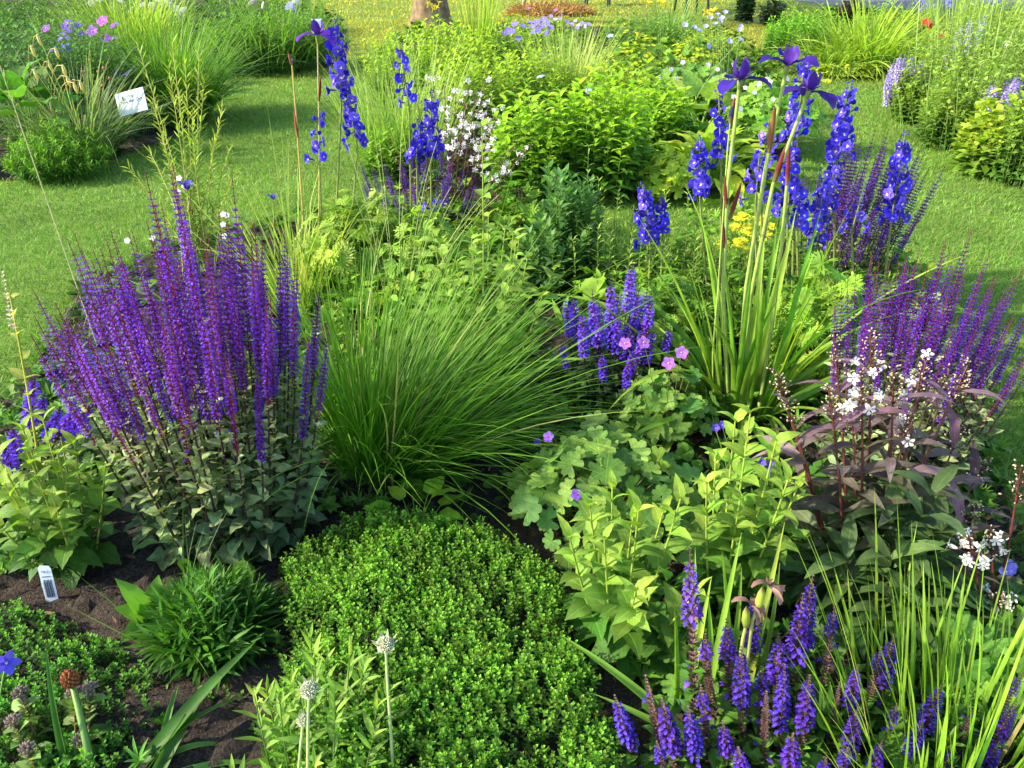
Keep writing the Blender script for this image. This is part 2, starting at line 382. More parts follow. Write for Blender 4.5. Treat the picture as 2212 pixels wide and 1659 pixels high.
def delphinium(label, base, tip, bot, dens=1.0, width=.03, lean_Y=0.0, side=0, thin=0.0, group='tall blue delphinium spires', pale=1.0, stemc=(.20, .24, .06), baseY=None):
    """base (px,py) on the ground; tip/bot pixels of the flowered part, standing over the base"""
    P0 = gp(*base); Y = P0[1]; tp = at(tip[0], tip[1], Y+lean_Y); bt = at(bot[0], bot[1], Y+lean_Y*.7)
    e = thing('delphinium', label, 'delphinium', P0, group)
    tp, bt = tp-P0, bt-P0; c = curve3([0, 0, 0], [bt[0]*.6, bt[1]*.6, bt[2]*.55], bt, 8); full = np.concatenate([c, (bt+(tp-bt)*np.linspace(.15, 1, 6)[:, None])])
    s = G(); tubes(s, full, np.linspace(.006, .0018, len(full)), stemc, 6); so = s.obj('stem', M_STEM, e)
    L = np.linalg.norm(tp-bt); n = max(5, int(L/.0092*dens)); t = (np.arange(n)+R.uniform(0, .6, n))/n
    ax = nrm((tp-bt)[None])[0]; az = np.arange(n)*2.4+R.normal(0, .3, n)
    A = nrm(np.cross(ax, [0, 1.0, .1])[None])[0]; B = np.cross(ax, A)
    rr = width*(1.15-.75*t)*R.uniform(.5, 1.25, n); D = A*np.cos(az)[:, None]+B*np.sin(az)[:, None]
    at0 = bt+(tp-bt)*t[:, None]; P = at0+D*rr[:, None]+ax*.012
    keep = R.uniform(0, 1, n) > thin; fl = keep & (t < .86)
    g = G(); br = np.stack([at0-ax*.004, at0+D*(rr*.5)[:, None]+ax*.001, P-D*.003], 1)
    tubes(g, br[keep], .0007, (.14, .16, .10), 3)
    kind = R.choice(5, n, p=[.3, .2, .12, .26, .12])
    for q in range(5):
        f_ = fl & (kind == q); m_ = f_.sum(); stamp(g, FLORETS[q], P[f_], nrm(D[f_]+[0, -.08, -.05]+R.normal(0, .32, (m_, 3))), R.uniform(1.15, 1.6, m_)*(1.12-.42*t[f_]), None, np.exp(R.normal(0, .2, (m_, 1)))*np.array([[pale, pale, 1+.15*(pale-1)]]))
    bd = keep & ~fl; stamp(g, DBUD, P[bd]-D[bd]*.008, D[bd]+[0, 0, .5], .8)
    g.obj('flower_spike', M_PETAL, so)
    lg = G(); cx = c[:6]
    for j in range(5):           # palmate cut leaves on stalks low on the stem
        a = R.uniform(0, 6.28); o = c[1+j % 4]; tipp = o+np.array([math.cos(a), math.sin(a), .5])*.09
        tubes(lg, curve3(o, o+(tipp-o)*.6+[0, 0, .02], tipp, 4), .001, MID, 3)
        f = nrm(np.c_[np.cos(a+np.linspace(-1.5, 1.5, 9)), np.sin(a+np.linspace(-1.5, 1.5, 9)), R.uniform(-.1, .5, 9)])
        leaves(lg, np.repeat(tipp[None], 9, 0), f, .055*R.uniform(.7, 1.1, 9), .007, vary(MID, 9), 'lance', .5, .2, 3, .2)
    lg.obj('leaves', M_LEAF, e); return e

# --- penstemon
def pen_flower():
    g = G(); tubes(g, [[0, 0, 0], [0, 0, .006], [0, 0, .013]], [.0015, .0035, .0045], (.78, .74, .72), 6)
    az = np.arange(5)*2*np.pi/5; D = np.c_[np.cos(az)*.8, np.sin(az)*.8, np.ones(5)*.6]
    leaves(g, D*.004+[0, 0, .012], D, .0085, .0038, WHITE, 'petal', .9, .2, 2, 0)
    tubes(g, [[0, 0, -.003], [0, 0, .003]], [.0012, .0024], (.12, .05, .06), 5); return g.arr()
PENF = pen_flower(); PENB = bud((.20, .10, .09), .008, .0024, (.62, .58, .38))
def penstemon(label, pos, tips, open_, hz, leafL=.11, leafc=((.055, .085, .03), (.085, .055, .065)), n_low=26, group=None, hl=.55, sr=.0048, pw=.035, fs=1.0):
    """tips: local tip points; open_: share of open flowers"""
    e = thing('penstemon', label, 'penstemon', pos, group)
    for tp, op in zip(tips, open_):
        tp = np.asarray(tp, float); b = np.array([tp[0]*.25, tp[1]*.25, 0])+R.normal(0, .012, 3)*[1, 1, 0]
        p = curve3(b, b+(tp-b)*[.42, .42, .55], tp, 10)
        s = G(); tubes(s, p, np.linspace(sr, sr*.35, 10), REDST, 6); so = s.obj('stem', M_STEM, e)
        lg = G(); stem_leaves(lg, p, .12, 1-hz-.02, 5, 2, leafL*1.05, leafL*.6, .105, 'lance', 1.0, 1.05, .9, leafc[0], leafc[1], k=7, fold=.3, rot=1.571, jit=.3, cj=.3, roll=.45, wave=.12)
        lg.obj('leaves', M_VEIN, so)
        g = G(); seg = cut(p, 1-hz, 1, 6); tubes(g, seg, sr*.3, (.08, .03, .03), 4)
        for j, c in enumerate(seg):
            w = pw*(1-.13*j); m = max(2, int(9-j)); az = R.uniform(0, 6.28, m)
            D = np.c_[np.cos(az), np.sin(az), R.uniform(.3, 1.4, m)]; D = nrm(D); Ls = w*R.uniform(.5, 1.1, m)
            E = c+D*Ls[:, None]
            tubes(g, np.stack([np.repeat(c[None], m, 0), c+D*(Ls*.5)[:, None]+[0, 0, .003], E], 1), .0007, (.08, .03, .03), 3)
            fl = R.uniform(0, 1, m) < op*(1.1-.13*j)
            out = nrm(np.c_[np.cos(az), np.sin(az), R.uniform(-.35, .15, m)])
            stamp(g, PENF, E[fl], out[fl], fs*R.uniform(.8, 1.1, fl.sum())); nb = (~fl)
            for _ in range(1): stamp(g, PENB, E[nb]+R.normal(0, .003, (nb.sum(), 3)), nrm(D[nb]+R.normal(0, .4, (nb.sum(), 3))), R.uniform(.6, 1.1, nb.sum()))
        g.obj('flower_head', M_PETAL, so)
    if n_low:
        g = G()
        for p in fan_paths(n_low, hl*.5, .13 if leafL > .08 else .1, .4, .2, .5):
            stem_leaves(g, p, .1, 1, 6, 2, leafL*.75, leafL*.6, .15, 'lance', 1.2, 1.3, .6, (.03, .085, .018), (.07, .12, .035), k=6, fold=.3, roll=.3, cj=.25, wave=.1)
        g.obj('foliage', M_VEIN, e)
    return e

# --- geranium
def ger_leaf(c=MID, lobes=7):
    g = G(); n = lobes*6; v = [[0, 0, 0]]; u = [[0, .5]]
    th = np.linspace(-2.75, 2.75, n+1)
    for i, a in enumerate(th):
        ph = (i/n*lobes) % 1; r = 1-.26*(abs(ph-.5)*2)**3-.03*(i % 2)
        if i in (0, n): r = .5
        z0 = .10*r*math.cos(a*lobes*2/5.5)*.6+.12*r*r
        v.append([r*.55*math.cos(a), r*.55*math.sin(a), z0*.4-.02]); u.append([.55, .5+.6*abs(ph-.5)])
        v.append([r*math.cos(a), r*math.sin(a), z0]); u.append([1, .5+abs(ph-.5)])
    f = []
    for i in range(n):
        a, b, c_, d = 1+2*i, 2+2*i, 3+2*i, 4+2*i
        f += [[0, a, c_, c_], [a, b, d, c_]]
    g.add(v, f, c, np.array(u)); return g.arr()
GLEAF = ger_leaf((1, 1, 1))
def five_petal(r, c, cc=(.7, .6, .6), wid=.45, cup=.3, vein=True):
    g = G(); az = np.arange(5)*2*np.pi/5; D = np.c_[np.cos(az), np.sin(az), np.full(5, cup)]
    leaves(g, np.zeros((5, 3)), D, r, r*wid, vary(c, 5, .08), 'round', .4, .15, 4, 0)
    ball(g, [0, 0, r*.12], r*.13, cc, 6, 4); return g.arr()
GFLOW = five_petal(.0145, (.26, .10, .60), (.5, .1, .3)); PINKF = five_petal(.011, (.62, .33, .70)); PALEF = five_petal(.012, (.62, .58, .78))
BELLF = five_petal(.018, (.40, .38, .80), (.7, .65, .5), .5, .8); BLUEF = five_petal(.02, (.16, .12, .62))
def geranium(label, pos, h, r, n, ls=.03, c=MID, cat='geranium', flowers=(), split=False, group=None, name='geranium', tmpl=None, ft=None, c2=None, dome=.45, mat=None):
    e = thing(name, label, cat, pos, group)
    i = np.arange(n)+.5; q = np.sqrt(i/n); a = i*2.39996; g = G(); st = G()
    P = np.c_[q*r*np.cos(a), q*r*np.sin(a), h*(1-dome*q*q)*R.uniform(.55, 1.05, n)]+R.normal(0, r*.04, (n, 3))
    P[:, 2] = np.maximum(P[:, 2], .01)
    Z = nrm(np.c_[P[:, :2]*.9/r, np.full(n, 1.1)]+R.normal(0, .42, (n, 3))+[0, -.25, 0])
    cc = vary(c, n, .2, .07)
    if c2 is not None: k = R.uniform(0, 1, n)[:, None]; cc = cc*(1-k)+np.asarray(c2)*k
    stamp(g, tmpl or GLEAF, P, Z, ls*R.uniform(.6, 1.25, n), None, cc); g.obj('foliage', mat or M_VEIN, e)
    b = P*[.15, .15, 0]; mid = (b+P)/2*[.8, .8, 1]+[0, 0, .01]
    tubes(st, np.stack([b, mid, P-Z*.002], 1), .0011, (.20, .16, .05), 3); st.obj('leaf_stalks', M_STEM, e)['kind'] = 'stuff'
    for f in flowers:
        f = np.asarray(f, float)-pos; s = G(); b = f*[.35, .35, .2]
        tubes(s, curve3(b, b+(f-b)*[.5, .5, .7], f, 6), [.0012]*5+[.0009], (.16, .16, .06), 4)
        fg = G(); stamp(fg, ft or GFLOW, f[None], [[R.normal(0, .3), -.75, .65]], R.uniform(.9, 1.1)); s.obj('flower_stalk', M_STEM, e); fg.obj('flower', M_PETAL, e)
    return e

def blooms(e, pts, tmpl, s=1.0, face=(0, -.6, .8), name='flower', mat=None, stalk=None, merge=None):
    """single flowers as parts (local points)"""
    for p in pts:
        g = G(); stamp(g, tmpl, [p], nrm(np.array([face])+R.normal(0, .3, (1, 3))), s*R.uniform(.8, 1.15))
        if stalk is not None:
            b = np.array(p)*[.6, .6, 1]-[0, 0, stalk]; tubes(g, curve3(b, (b+p)/2*[1, 1, 1], np.array(p)-[0, 0, .002], 4), .0015, (.15, .25, .05), 3)
        g.obj(name, mat or M_PETAL, e)

# --- iris
def iris_flower(s=1.0, spread=.35, c=(.045, .016, .24), falls=3, az0=0.0, c2=(.07, .022, .28)):
    g = G(); az = az0+np.arange(3)*2*np.pi/3
    H = lambda el: np.c_[np.cos(az)*math.cos(el), np.sin(az)*math.cos(el), np.full(3, math.sin(el))]
    leaves(g, np.zeros((3, 3)), H(spread), .082*s, .021*s, vary(c, 3, .1), 'spoon', 1.25, .35, 10, .25, wave=.10)
    az = az+1.047
    leaves(g, np.zeros((3, 3))+[0, 0, .003*s], H(.95), .050*s, .013*s, vary(c2, 3, .12), 'oblong', -.75, -.45, 7, .4, wave=.12)
    az = az-1.047
    leaves(g, np.zeros((3, 3))+[0, 0, .004*s], H(.75), .032*s, .007*s, vary(c2, 3)*1.2, 'oblong', .3, -.4, 4, 0)
    for a in az: leaves(g, [[math.cos(a)*.006*s, math.sin(a)*.006*s, .004*s]], [[math.cos(a), math.sin(a), .45]], .020*s, .004*s, (.62, .50, .20), 'lance', .6, .35, 4, 0)
    tubes(g, [[0, 0, -.022*s], [0, 0, -.012*s], [0, 0, 0], [0, 0, .006*s]], [.004*s, .0065*s, .0075*s, .003*s], [(.20, .30, .06), (.22, .32, .06), (.25, .30, .10), c], 7)
    return g
def iris_stem(e, path, flower=None, sheaths=(), r=.0072, c=(.30, .40, .09), cr=None):
    s = G(); tubes(s, path, np.linspace(r, r*.7, len(path)), cr if cr is not None else c, 7); so = s.obj('stem', M_STEM, e)
    for (t, L, w, col) in sheaths:
        p = cut(path, t, min(1, t+.02), 2); d = nrm((p[1]-p[0])[None])[0]; g = G()
        a = R.uniform(0, 6.28); side = np.array([math.cos(a), .3*math.sin(a), 0])*.004
        tubes(g, np.array([p[0], p[0]+d*L*.3+side, p[0]+d*L*.7+side*2, p[0]+d*L+side*3]), [w*.7, w, w*.8, w*.1], [(.25, .22, .07), col, col, (.22, .12, .07)], 7)
        g.obj('bud_sheath', M_LEAF, so)
    if flower is not None:
        d = Vector(path[-1]-path[-2]).normalized(); q = d.to_track_quat('Z', 'Y')
        o = flower.obj('flower', M_PETAL, so); o.location = Vector(path[-1])+d*.018; o.rotation_euler = q.to_euler()
    return so
def straps(e, specs, c0=(.15, .30, .025), c1=(.28, .44, .05), mat=None, name='leaf', k=12, fold=.35):
    """(base xyz local, azimuth, elevation, length, half width, bend)"""
    for (b, az, el, L, w, bd) in specs:
        g = G(); leaves(g, [b], [[math.cos(az)*math.cos(el), math.sin(az)*math.cos(el), math.sin(el)]], L, w, vary(lerp(c0, c1, R.uniform()), 1, .1), 'grass', bd, fold*1.5, k, .35)
        g.obj(name, mat or M_GRASS, e)

# --- scabious seed head
def seed_head(r, c=(.80, .78, .72), c2=(.42, .46, .32)):
    g = G(); ball(g, [0, 0, 0], r*.86, vary(c2, 1)[0], 10, 8); d = nrm(fib(260)+R.normal(0, .05, (260, 3))); b = bud(c2, r*.34, r*.085, c)
    stamp(g, b, d*r*.8*R.uniform(.93, 1.06, (260, 1)), d, R.uniform(.7, 1.2, 260), None, vary((1, 1, 1), 260, .18))
    az = np.arange(9)*.698; D = np.c_[np.cos(az), np.sin(az), R.uniform(.1, .9, 9)]
    leaves(g, D*r*.5-[0, 0, r*.6], D, r*1.7, r*.24, (.42, .46, .30), 'lance', -.4, .3, 3, .2); return g

# --- hosta and other rosettes of broad leaves
def rosette(name, label, cat, pos, n, L, W, c, c1=None, el=(.25, 1.2), bend=1.0, stalk=.5, h=.1, group=None, prof='heart', mat=None, split=True, wave=.08, k=8, rr=.04, fold=.22):
    e = thing(name, label, cat, pos, group); big = G()
    for i in range(n):
        q = (i+.5)/n; az = i*2.39996+R.normal(0, .2); ee = el[1]-(el[1]-el[0])*q+R.normal(0, .08); l = L*(.7+.4*q)*R.uniform(.85, 1.12)
        T = np.array([math.cos(az)*math.cos(ee), math.sin(az)*math.cos(ee), math.sin(ee)]); b = np.array([math.cos(az)*rr*q, math.sin(az)*rr*q, 0])
        p = b+T*stalk*l+[0, 0, h*(1-q)]
        g = G() if split else big
        tubes(g, curve3(b, b+(p-b)*[.4, .4, .6], p, 4), [.003*L/.15]*3+[.0015*L/.15], lerp(c, (.3, .4, .1), .5), 5)
        leaves(g, [p], [T-[0, 0, .35]], l, l*W, vary(lerp(c, c1 if c1 is not None else c, R.uniform()), 1, .12), prof, bend*R.uniform(.6, 1.3), fold, k, .2, wave=wave)
        if split: g.obj('leaf', mat or M_VEIN, e)
    if not split: big.obj('foliage', mat or M_VEIN, e)
    return e

# ============================================================ SETTING
def flat(name, pts, z, col, mat, kind='structure'):
    g = G(); c = np.mean(pts, 0); n = len(pts)
    v = np.c_[np.vstack([pts, c[None]]), np.full(n+1, z)]
    g.add(v, [[i, (i+1) % n, n, n] for i in range(n)], col); return tag(g.obj(name, mat), kind=kind)
def poly(pp): return np.array([gp(*p)[:2] for p in pp])
def soften(p, it=2):
    for _ in range(it):
        q = np.roll(p, -1, 0); p = np.stack([p*.75+q*.25, p*.25+q*.75], 1).reshape(-1, 2)
    return p
MAIN = soften(poly([(-700, 1010), (0, 900), (110, 760), (170, 640), (300, 560), (480, 505), (700, 480), (900, 470), (1150, 480), (1235, 520), (1330, 585), (1480, 560), (1600, 540), (1760, 560), (1940, 600), (2020, 720), (2080, 850), (2135, 1010), (2230, 1220), (2700, 1500), (2900, 1900), (1106, 2600), (-1500, 1900)]))
LEFTB = soften(poly([(-900, 400), (0, 392), (60, 388), (150, 385), (230, 350), (300, 325), (400, 300), (440, 230), (475, 170), (560, 163), (650, 158), (738, 140), (760, 95), (730, 40), (560, -5), (200, -10), (-900, -10)]))
MIDB = soften(poly([(790, 300), (800, 370), (850, 425), (950, 440), (1100, 437), (1250, 428), (1400, 428), (1560, 425), (1660, 395), (1720, 300), (1710, 210), (1650, 140), (1570, 95), (1400, 62), (1150, 55), (960, 60), (860, 100), (800, 180)]))
BACKB = soften(poly([(1640, 95), (1655, 145), (1740, 168), (1850, 170), (1925, 160), (1990, 110), (2010, 70), (1900, 40), (1760, 42)]))
RIGHTB = soften(poly([(1930, 130), (1915, 185), (1925, 240), (1970, 275), (2030, 320), (2090, 360), (2200, 410), (2500, 520), (3400, 700), (3600, 200), (2700, 60), (2300, 52), (2100, 70)]))

def setting_mat(name, cols, scales, rough=.95, bump=.4, bdist=.02):
    m = bpy.data.materials.new(name); m.use_nodes = True; n = m.node_tree; N = n.nodes.new; Lk = n.links.new
    pb = n.nodes['Principled BSDF']; pb.inputs['Roughness'].default_value = rough; pb.inputs['Specular IOR Level'].default_value = .15
    tc = N('ShaderNodeTexCoord'); prev = None
    for i, (c, s) in enumerate(zip(cols[1:], scales)):
        nz = N('ShaderNodeTexNoise'); nz.inputs['Scale'].default_value = s; nz.inputs['Detail'].default_value = 6; nz.inputs['Roughness'].default_value = .62
        Lk(tc.outputs['Object'], nz.inputs['Vector'])
        cr = N('ShaderNodeMapRange'); cr.inputs[1].default_value = .42; cr.inputs[2].default_value = .6; Lk(nz.outputs['Fac'], cr.inputs[0])
        mx = N('ShaderNodeMix'); mx.data_type = 'RGBA'; Lk(cr.outputs[0], mx.inputs[0]); mx.inputs[7].default_value = (*c, 1)
        if prev is None: mx.inputs[6].default_value = (*cols[0], 1)
        else: Lk(prev, mx.inputs[6])
        prev = mx.outputs[2]
    Lk(prev, pb.inputs['Base Color'])
    bp = N('ShaderNodeBump'); bp.inputs['Strength'].default_value = bump; bp.inputs['Distance'].default_value = bdist
    Lk(nz.outputs['Fac'], bp.inputs['Height']); Lk(bp.outputs[0], pb.inputs['Normal']); return m
M_GROUND = setting_mat('turf', [(.10, .20, .025), (.15, .24, .03), (.06, .13, .02), (.18, .26, .05)], [.35, 6, 90], bump=.8)
M_SOIL = setting_mat('soil', [(.030, .022, .018), (.055, .042, .034), (.018, .013, .011), (.08, .062, .05)], [3, 40, 160], bump=1.0, bdist=.012)
M_ROAD = setting_mat('asphalt', [(.16, .155, .15), (.20, .195, .19), (.13, .13, .13)], [.6, 60])
g = G(); g.add([[-400, -60, 0], [400, -60, 0], [400, 800, 0], [-400, 800, 0]], [[0, 1, 2, 3]], (1, 1, 1)); tag(g.obj('lawn', M_GROUND), kind='structure')
flat('road', np.array([[7.2, 18.2], [60, 14.5], [60, 19.0], [7.2, 22.6], [6.6, 20.4]]), .006, (1, 1, 1), M_ROAD)
for nm, p in (('soil_left', LEFTB), ('soil_middle', MIDB), ('soil_back', BACKB), ('soil_right', RIGHTB)): flat('soil', p, .008, (1, 1, 1), M_SOIL)
# crumbly soil of the near bed, a height field
h_ = .02; x0, y0, x1, y1 = MAIN[:, 0].min(), .45, MAIN[:, 0].max(), MAIN[:, 1].max(); x0 = max(x0, -3.2); x1 = min(x1, 3.0)
nx, ny = int((x1-x0)/h_), int((y1-y0)/h_); X, Y = np.meshgrid(np.linspace(x0, x1, nx), np.linspace(y0, y1, ny)); Z = np.zeros_like(X)
for s, a in ((.6, .010), (.2, .009), (.07, .007), (.035, .006)):
    ph = R.uniform(0, 6, 8)
    for q in range(4): th = R.uniform(0, 3.14); Z += a*.5*np.sin((X*math.cos(th)+Y*math.sin(th))*6.28/s/R.uniform(.7, 1.4)+ph[q])
Z += R.normal(0, .0022, Z.shape)+.026; Z = np.maximum(Z, .010)
ins = inpoly(MAIN, X.ravel(), Y.ravel()).reshape(X.shape); Z[~ins] = -.004
idx = np.arange(nx*ny).reshape(ny, nx); f = np.stack([idx[:-1, :-1], idx[:-1, 1:], idx[1:, 1:], idx[1:, :-1]], -1).reshape(-1, 4)
ok = ins[:-1, :-1] | ins[1:, 1:]; g = G(); g.add(np.stack([X, Y, Z], -1).reshape(-1, 3), f[ok.ravel()], (1, 1, 1)); tag(g.obj('garden_soil', M_SOIL), kind='structure')
g = G(); cl = G(); ball(cl, [0, 0, 0], 1, (.1, .08, .065), 6, 4, .7); n = 1500; P = np.c_[R.uniform(-2.4, 2.4, n), R.uniform(.7, 4.6, n), np.full(n, .025)]
P = P[inpoly(MAIN, P[:, 0], P[:, 1])]; n = len(P); stamp(g, cl.arr(), P, R.normal(0, 1, (n, 3)), .003+.007*R.uniform(0, 1, n)**3, None, vary((1, 1, 1), n, .4)); tag(g.obj('pebbles', M_DRY), kind='stuff')

# mown grass
def lawn_blades():
    g = G(); beds = (MAIN, LEFTB, MIDB, BACKB, RIGHTB)
    for r0, r1, dens, L, W, m in ((1.2, 3.2, 16000, .030, .0011, 2), (3.2, 5.2, 8000, .034, .0016, 1), (5.2, 9, 3000, .038, .0026, 1), (9, 16, 900, .045, .0045, 1), (16, 30, 170, .06, .010, 1)):
        A = (r1*r1-r0*r0)*.5*rad(84); n = int(A*dens); rr = np.sqrt(R.uniform(r0*r0, r1*r1, n)); th = R.uniform(-rad(42), rad(42), n)
        x, y = rr*np.sin(th), rr*np.cos(th); ok = np.ones(n, bool)
        for b in beds: ok &= ~inpoly(b, x, y)
        ok &= ~((y > 17.2) & (x > 6.4) & (y < 22.8)); x, y = x[ok], y[ok]; n = len(x)
        pt = np.sin(x*2.3+np.sin(y*1.7)*2)*np.sin(y*1.3+x*.6)*.5+.5; pt = pt*.5+.5*R.uniform(0, 1, n)
        far = np.clip((y-8.5)/3.5, 0, 1); c = lerp((.115, .255, .03), (.20, .345, .05), pt**1.3); c = c*(1-far[:, None])+lerp((.34, .36, .025), (.58, .46, .05), pt)*far[:, None]  # sunlight on the distant lawn is painted into its yellower blade colour
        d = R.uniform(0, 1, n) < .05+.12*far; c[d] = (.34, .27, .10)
        T = np.c_[R.normal(0, .42, n), R.normal(0, .42, n), np.ones(n)]
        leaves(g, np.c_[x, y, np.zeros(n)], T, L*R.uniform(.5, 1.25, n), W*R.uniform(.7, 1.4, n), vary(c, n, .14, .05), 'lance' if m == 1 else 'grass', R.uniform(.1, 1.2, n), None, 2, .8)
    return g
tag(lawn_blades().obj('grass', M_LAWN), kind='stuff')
g = G(); n = 5200; i = R.integers(0, len(MAIN), n); P = MAIN[i]*(1-R.uniform(0, 1, (n, 1)))
i2 = (i+1) % len(MAIN); u = R.uniform(0, 1, (n, 1)); P = MAIN[i]*(1-u)+MAIN[i2]*u+R.normal(0, .045, (n, 2)); P = P[(P[:, 1] > 1) & (P[:, 1] < 6)]; n = len(P)
leaves(g, np.c_[P, np.zeros(n)], np.c_[R.normal(0, .5, n), R.normal(0, .5, n), np.ones(n)], R.uniform(.05, .14, n), .0016, vary((.12, .22, .03), n, .2), 'grass', R.uniform(.3, 1.6, n), None, 4, .5); tag(g.obj('edge_grass', M_GRASS), kind='stuff')

# low weeds and leaf litter between the plants
def weed_tmpl(n, L, W, prof, el=.5):
    g = G(); az = np.arange(n)*2.4; leaves(g, np.zeros((n, 3)), np.c_[np.cos(az), np.sin(az), np.full(n, el)+R.uniform(0, .8, n)], L*R.uniform(.6, 1.2, n), W, (1, 1, 1), prof, .8, .25, 3, .2); return g.arr()
WT = [weed_tmpl(7, 1, .22, 'ovate'), weed_tmpl(9, 1.1, .10, 'lance', 1.2), weed_tmpl(6, .8, .34, 'round', .3)]
def ground_cover(name, polyg, dens, size, cols, zr=.05, xr=(-3, 3), yr=(.7, 6), thin=None):
    g = G(); A = (xr[1]-xr[0])*(yr[1]-yr[0]); n = int(A*dens); x, y = R.uniform(*xr, n), R.uniform(*yr, n); ok = inpoly(polyg, x, y)
    pt = np.sin(x*5.1+np.sin(y*4.3)*2)*np.sin(y*6.1+x*2)*.5+.5
    ok &= R.uniform(0, 1, n) < .25+.75*pt
    if thin is not None: ok &= thin(x, y)
    x, y = x[ok], y[ok]; n = len(x); k = R.integers(0, 3, n); s = size*np.exp(R.normal(0, .35, n)); c = vary(lerp(cols[0], cols[1], R.uniform(0, 1, n)), n, .15)
    z = .012+R.uniform(0, 1, n)*zr
    for j in range(3):
        q = k == j; stamp(g, WT[j], np.c_[x, y, z][q], nrm(np.c_[R.normal(0, .3, (q.sum(), 2)), np.ones(q.sum())]), s[q], None, c[q])
    return tag(g.obj(name, M_LEAF), kind='stuff')
def in_px(pp, z=0.0): p = np.array([gp(a, b, z)[:2] for a, b in pp]); return lambda x, y: inpoly(p, x, y)
g = G(); n = 900; P = np.c_[R.uniform(-2.4, 2.4, n), R.uniform(.8, 4.4, n), np.full(n, .036)]; P = P[inpoly(MAIN, P[:, 0], P[:, 1])]; n = len(P)
leaves(g, P, np.c_[R.normal(0, 1, (n, 2)), R.normal(.1, .2, n)], R.uniform(.012, .05, n), R.uniform(.001, .008, n), vary(lerp((.30, .20, .10), (.12, .07, .04), R.uniform(0, 1, n)), n, .3), 'ovate', R.uniform(-.6, .9, n), .3, 4, .6); tag(g.obj('leaf_litter', M_DRY), kind='stuff')
BARE = [in_px([(240, 1130), (340, 1010), (420, 1180), (430, 1270), (350, 1330), (220, 1330), (110, 1290)]), in_px([(330, 1540), (520, 1500), (560, 1659), (520, 1760), (350, 1760), (380, 1600)]), in_px([(1120, 640), (1210, 590), (1260, 640), (1200, 800), (1130, 800)])]
BARE += [in_px([(-150, 1240), (30, 1270), (250, 1330), (370, 1440), (350, 1600), (200, 1900), (-400, 1900)]), in_px([(560, 1150), (1240, 1150), (1380, 1620), (1390, 1900), (480, 1900)])]
nb = lambda x, y: ~(BARE[0](x, y) | BARE[1](x, y) | BARE[2](x, y) | BARE[3](x, y) | BARE[4](x, y))
ground_cover('weeds', MAIN, 1100, .036, [DEEP, (.13, .28, .03)], .09, (-2.6, 2.6), (.7, 2.6), nb)
ground_cover('weeds', MAIN, 800, .05, [MID, (.26, .44, .04)], .22, (-.75, 3.5), (2.6, 5), nb)
ground_cover('weeds', MAIN, 420, .035, [DEEP, MID], .07, (-3, -.75), (2.6, 5), nb)
ground_cover('weeds', MAIN, 40, .018, [DEEP, BRIGHT], .005, (-2, 2), (.7, 3), lambda x, y: ~nb(x, y))
ground_cover('undergrowth', MIDB, 150, .075, [DEEP, BRIGHT], .25, (-3, 5), (4, 13))
ground_cover('undergrowth', LEFTB, 90, .08, [DARK, MID], .2, (-12, 0), (4.5, 18))
ground_cover('undergrowth', RIGHTB, 120, .08, [DEEP, BRIGHT], .25, (2, 9), (3.5, 14))
ground_cover('undergrowth', BACKB, 90, .08, [DEEP, BRIGHT], .2, (2, 9), (7, 16))

# ============================================================ NEAR BED
def hz(base, ty): Y = gp(*base)[1]; return at(base[0], ty, Y)[2]
def rw(base, dx): P = gp(*base); return abs(at(base[0]+dx, base[1], P[1])[0]-P[0])
def loc(P0, pts): return [at(*p)-P0 for p in pts]
VAR = salvia_variants(14, 29, .34); VARD = salvia_variants(6, 24, .30, cf=(.09, .035, .26), cc=(.06, .02, .05), size=1.2)
VARB = salvia_variants(5, 14, .14, cf=(.12, .045, .52), cc=(.10, .03, .12), size=1.5)
VARF = salvia_variants(11, 30, .27, cf=(.085, .035, .36), cc=(.17, .105, .09), fade=[.35, .45, .55, .6, .7, .95], size=1.85)

# big meadow sage on the left
b = gp(510, 1160); p = fan_paths(98, .86, .325, .5, .07, .24, (-.025, .10))
salvia('large clump of meadow sage with dense violet spikes beside the green grass tussock', b, p, VAR, .43, .34)
# right sage, its lean away from the bed
b = gp(1905, 1075); p = fan_paths(72, .66, .28, .45, .06, .22, (.12, .24))
salvia('meadow sage clump leaning right behind the white beardtongue, by the lawn edge', b, p, VAR, .42, .34)
b = gp(1800, 655); p = fan_paths(64, .68, .27, .5, .09, .22, (.10, .10))
salvia('dark slim meadow sage spikes among the tall blue delphiniums', b, p, VARD, .48, .30, ll=(.05, .02))
b = gp(1315, 890); p = fan_paths(36, .44, .20, .6, .15, .35, (.0, .06))
salvia('short bright violet sage in front of the dark bare soil', b, p, VARB, .38, .14, ll=(.06, .03), leafc=(DEEP, GREY))
b = gp(920, 530); p = fan_paths(30, .46, .34, .6, .15, .2, (-.02, .05))
salvia('low purple sage around the foot of the far white beardtongue', b, p, VARD, .45, .30, ll=(.05, .03))
b = gp(70, 1130); tips = loc(b, [(75, 815, 1.75), (130, 880, 1.7), (165, 885, 1.65), (200, 870, 1.68), (30, 925, 1.6), (5, 960, 1.55), (95, 850, 1.72)])
salvia('sprawling blue violet sage behind the pale leafy plant at the left edge', b, [curve3([0, 0, 0], t*[.5, .5, .7], t, 8) for t in tips], VARB, .36, .14, ll=(.05, .02))
b = gp(1800, 1900)
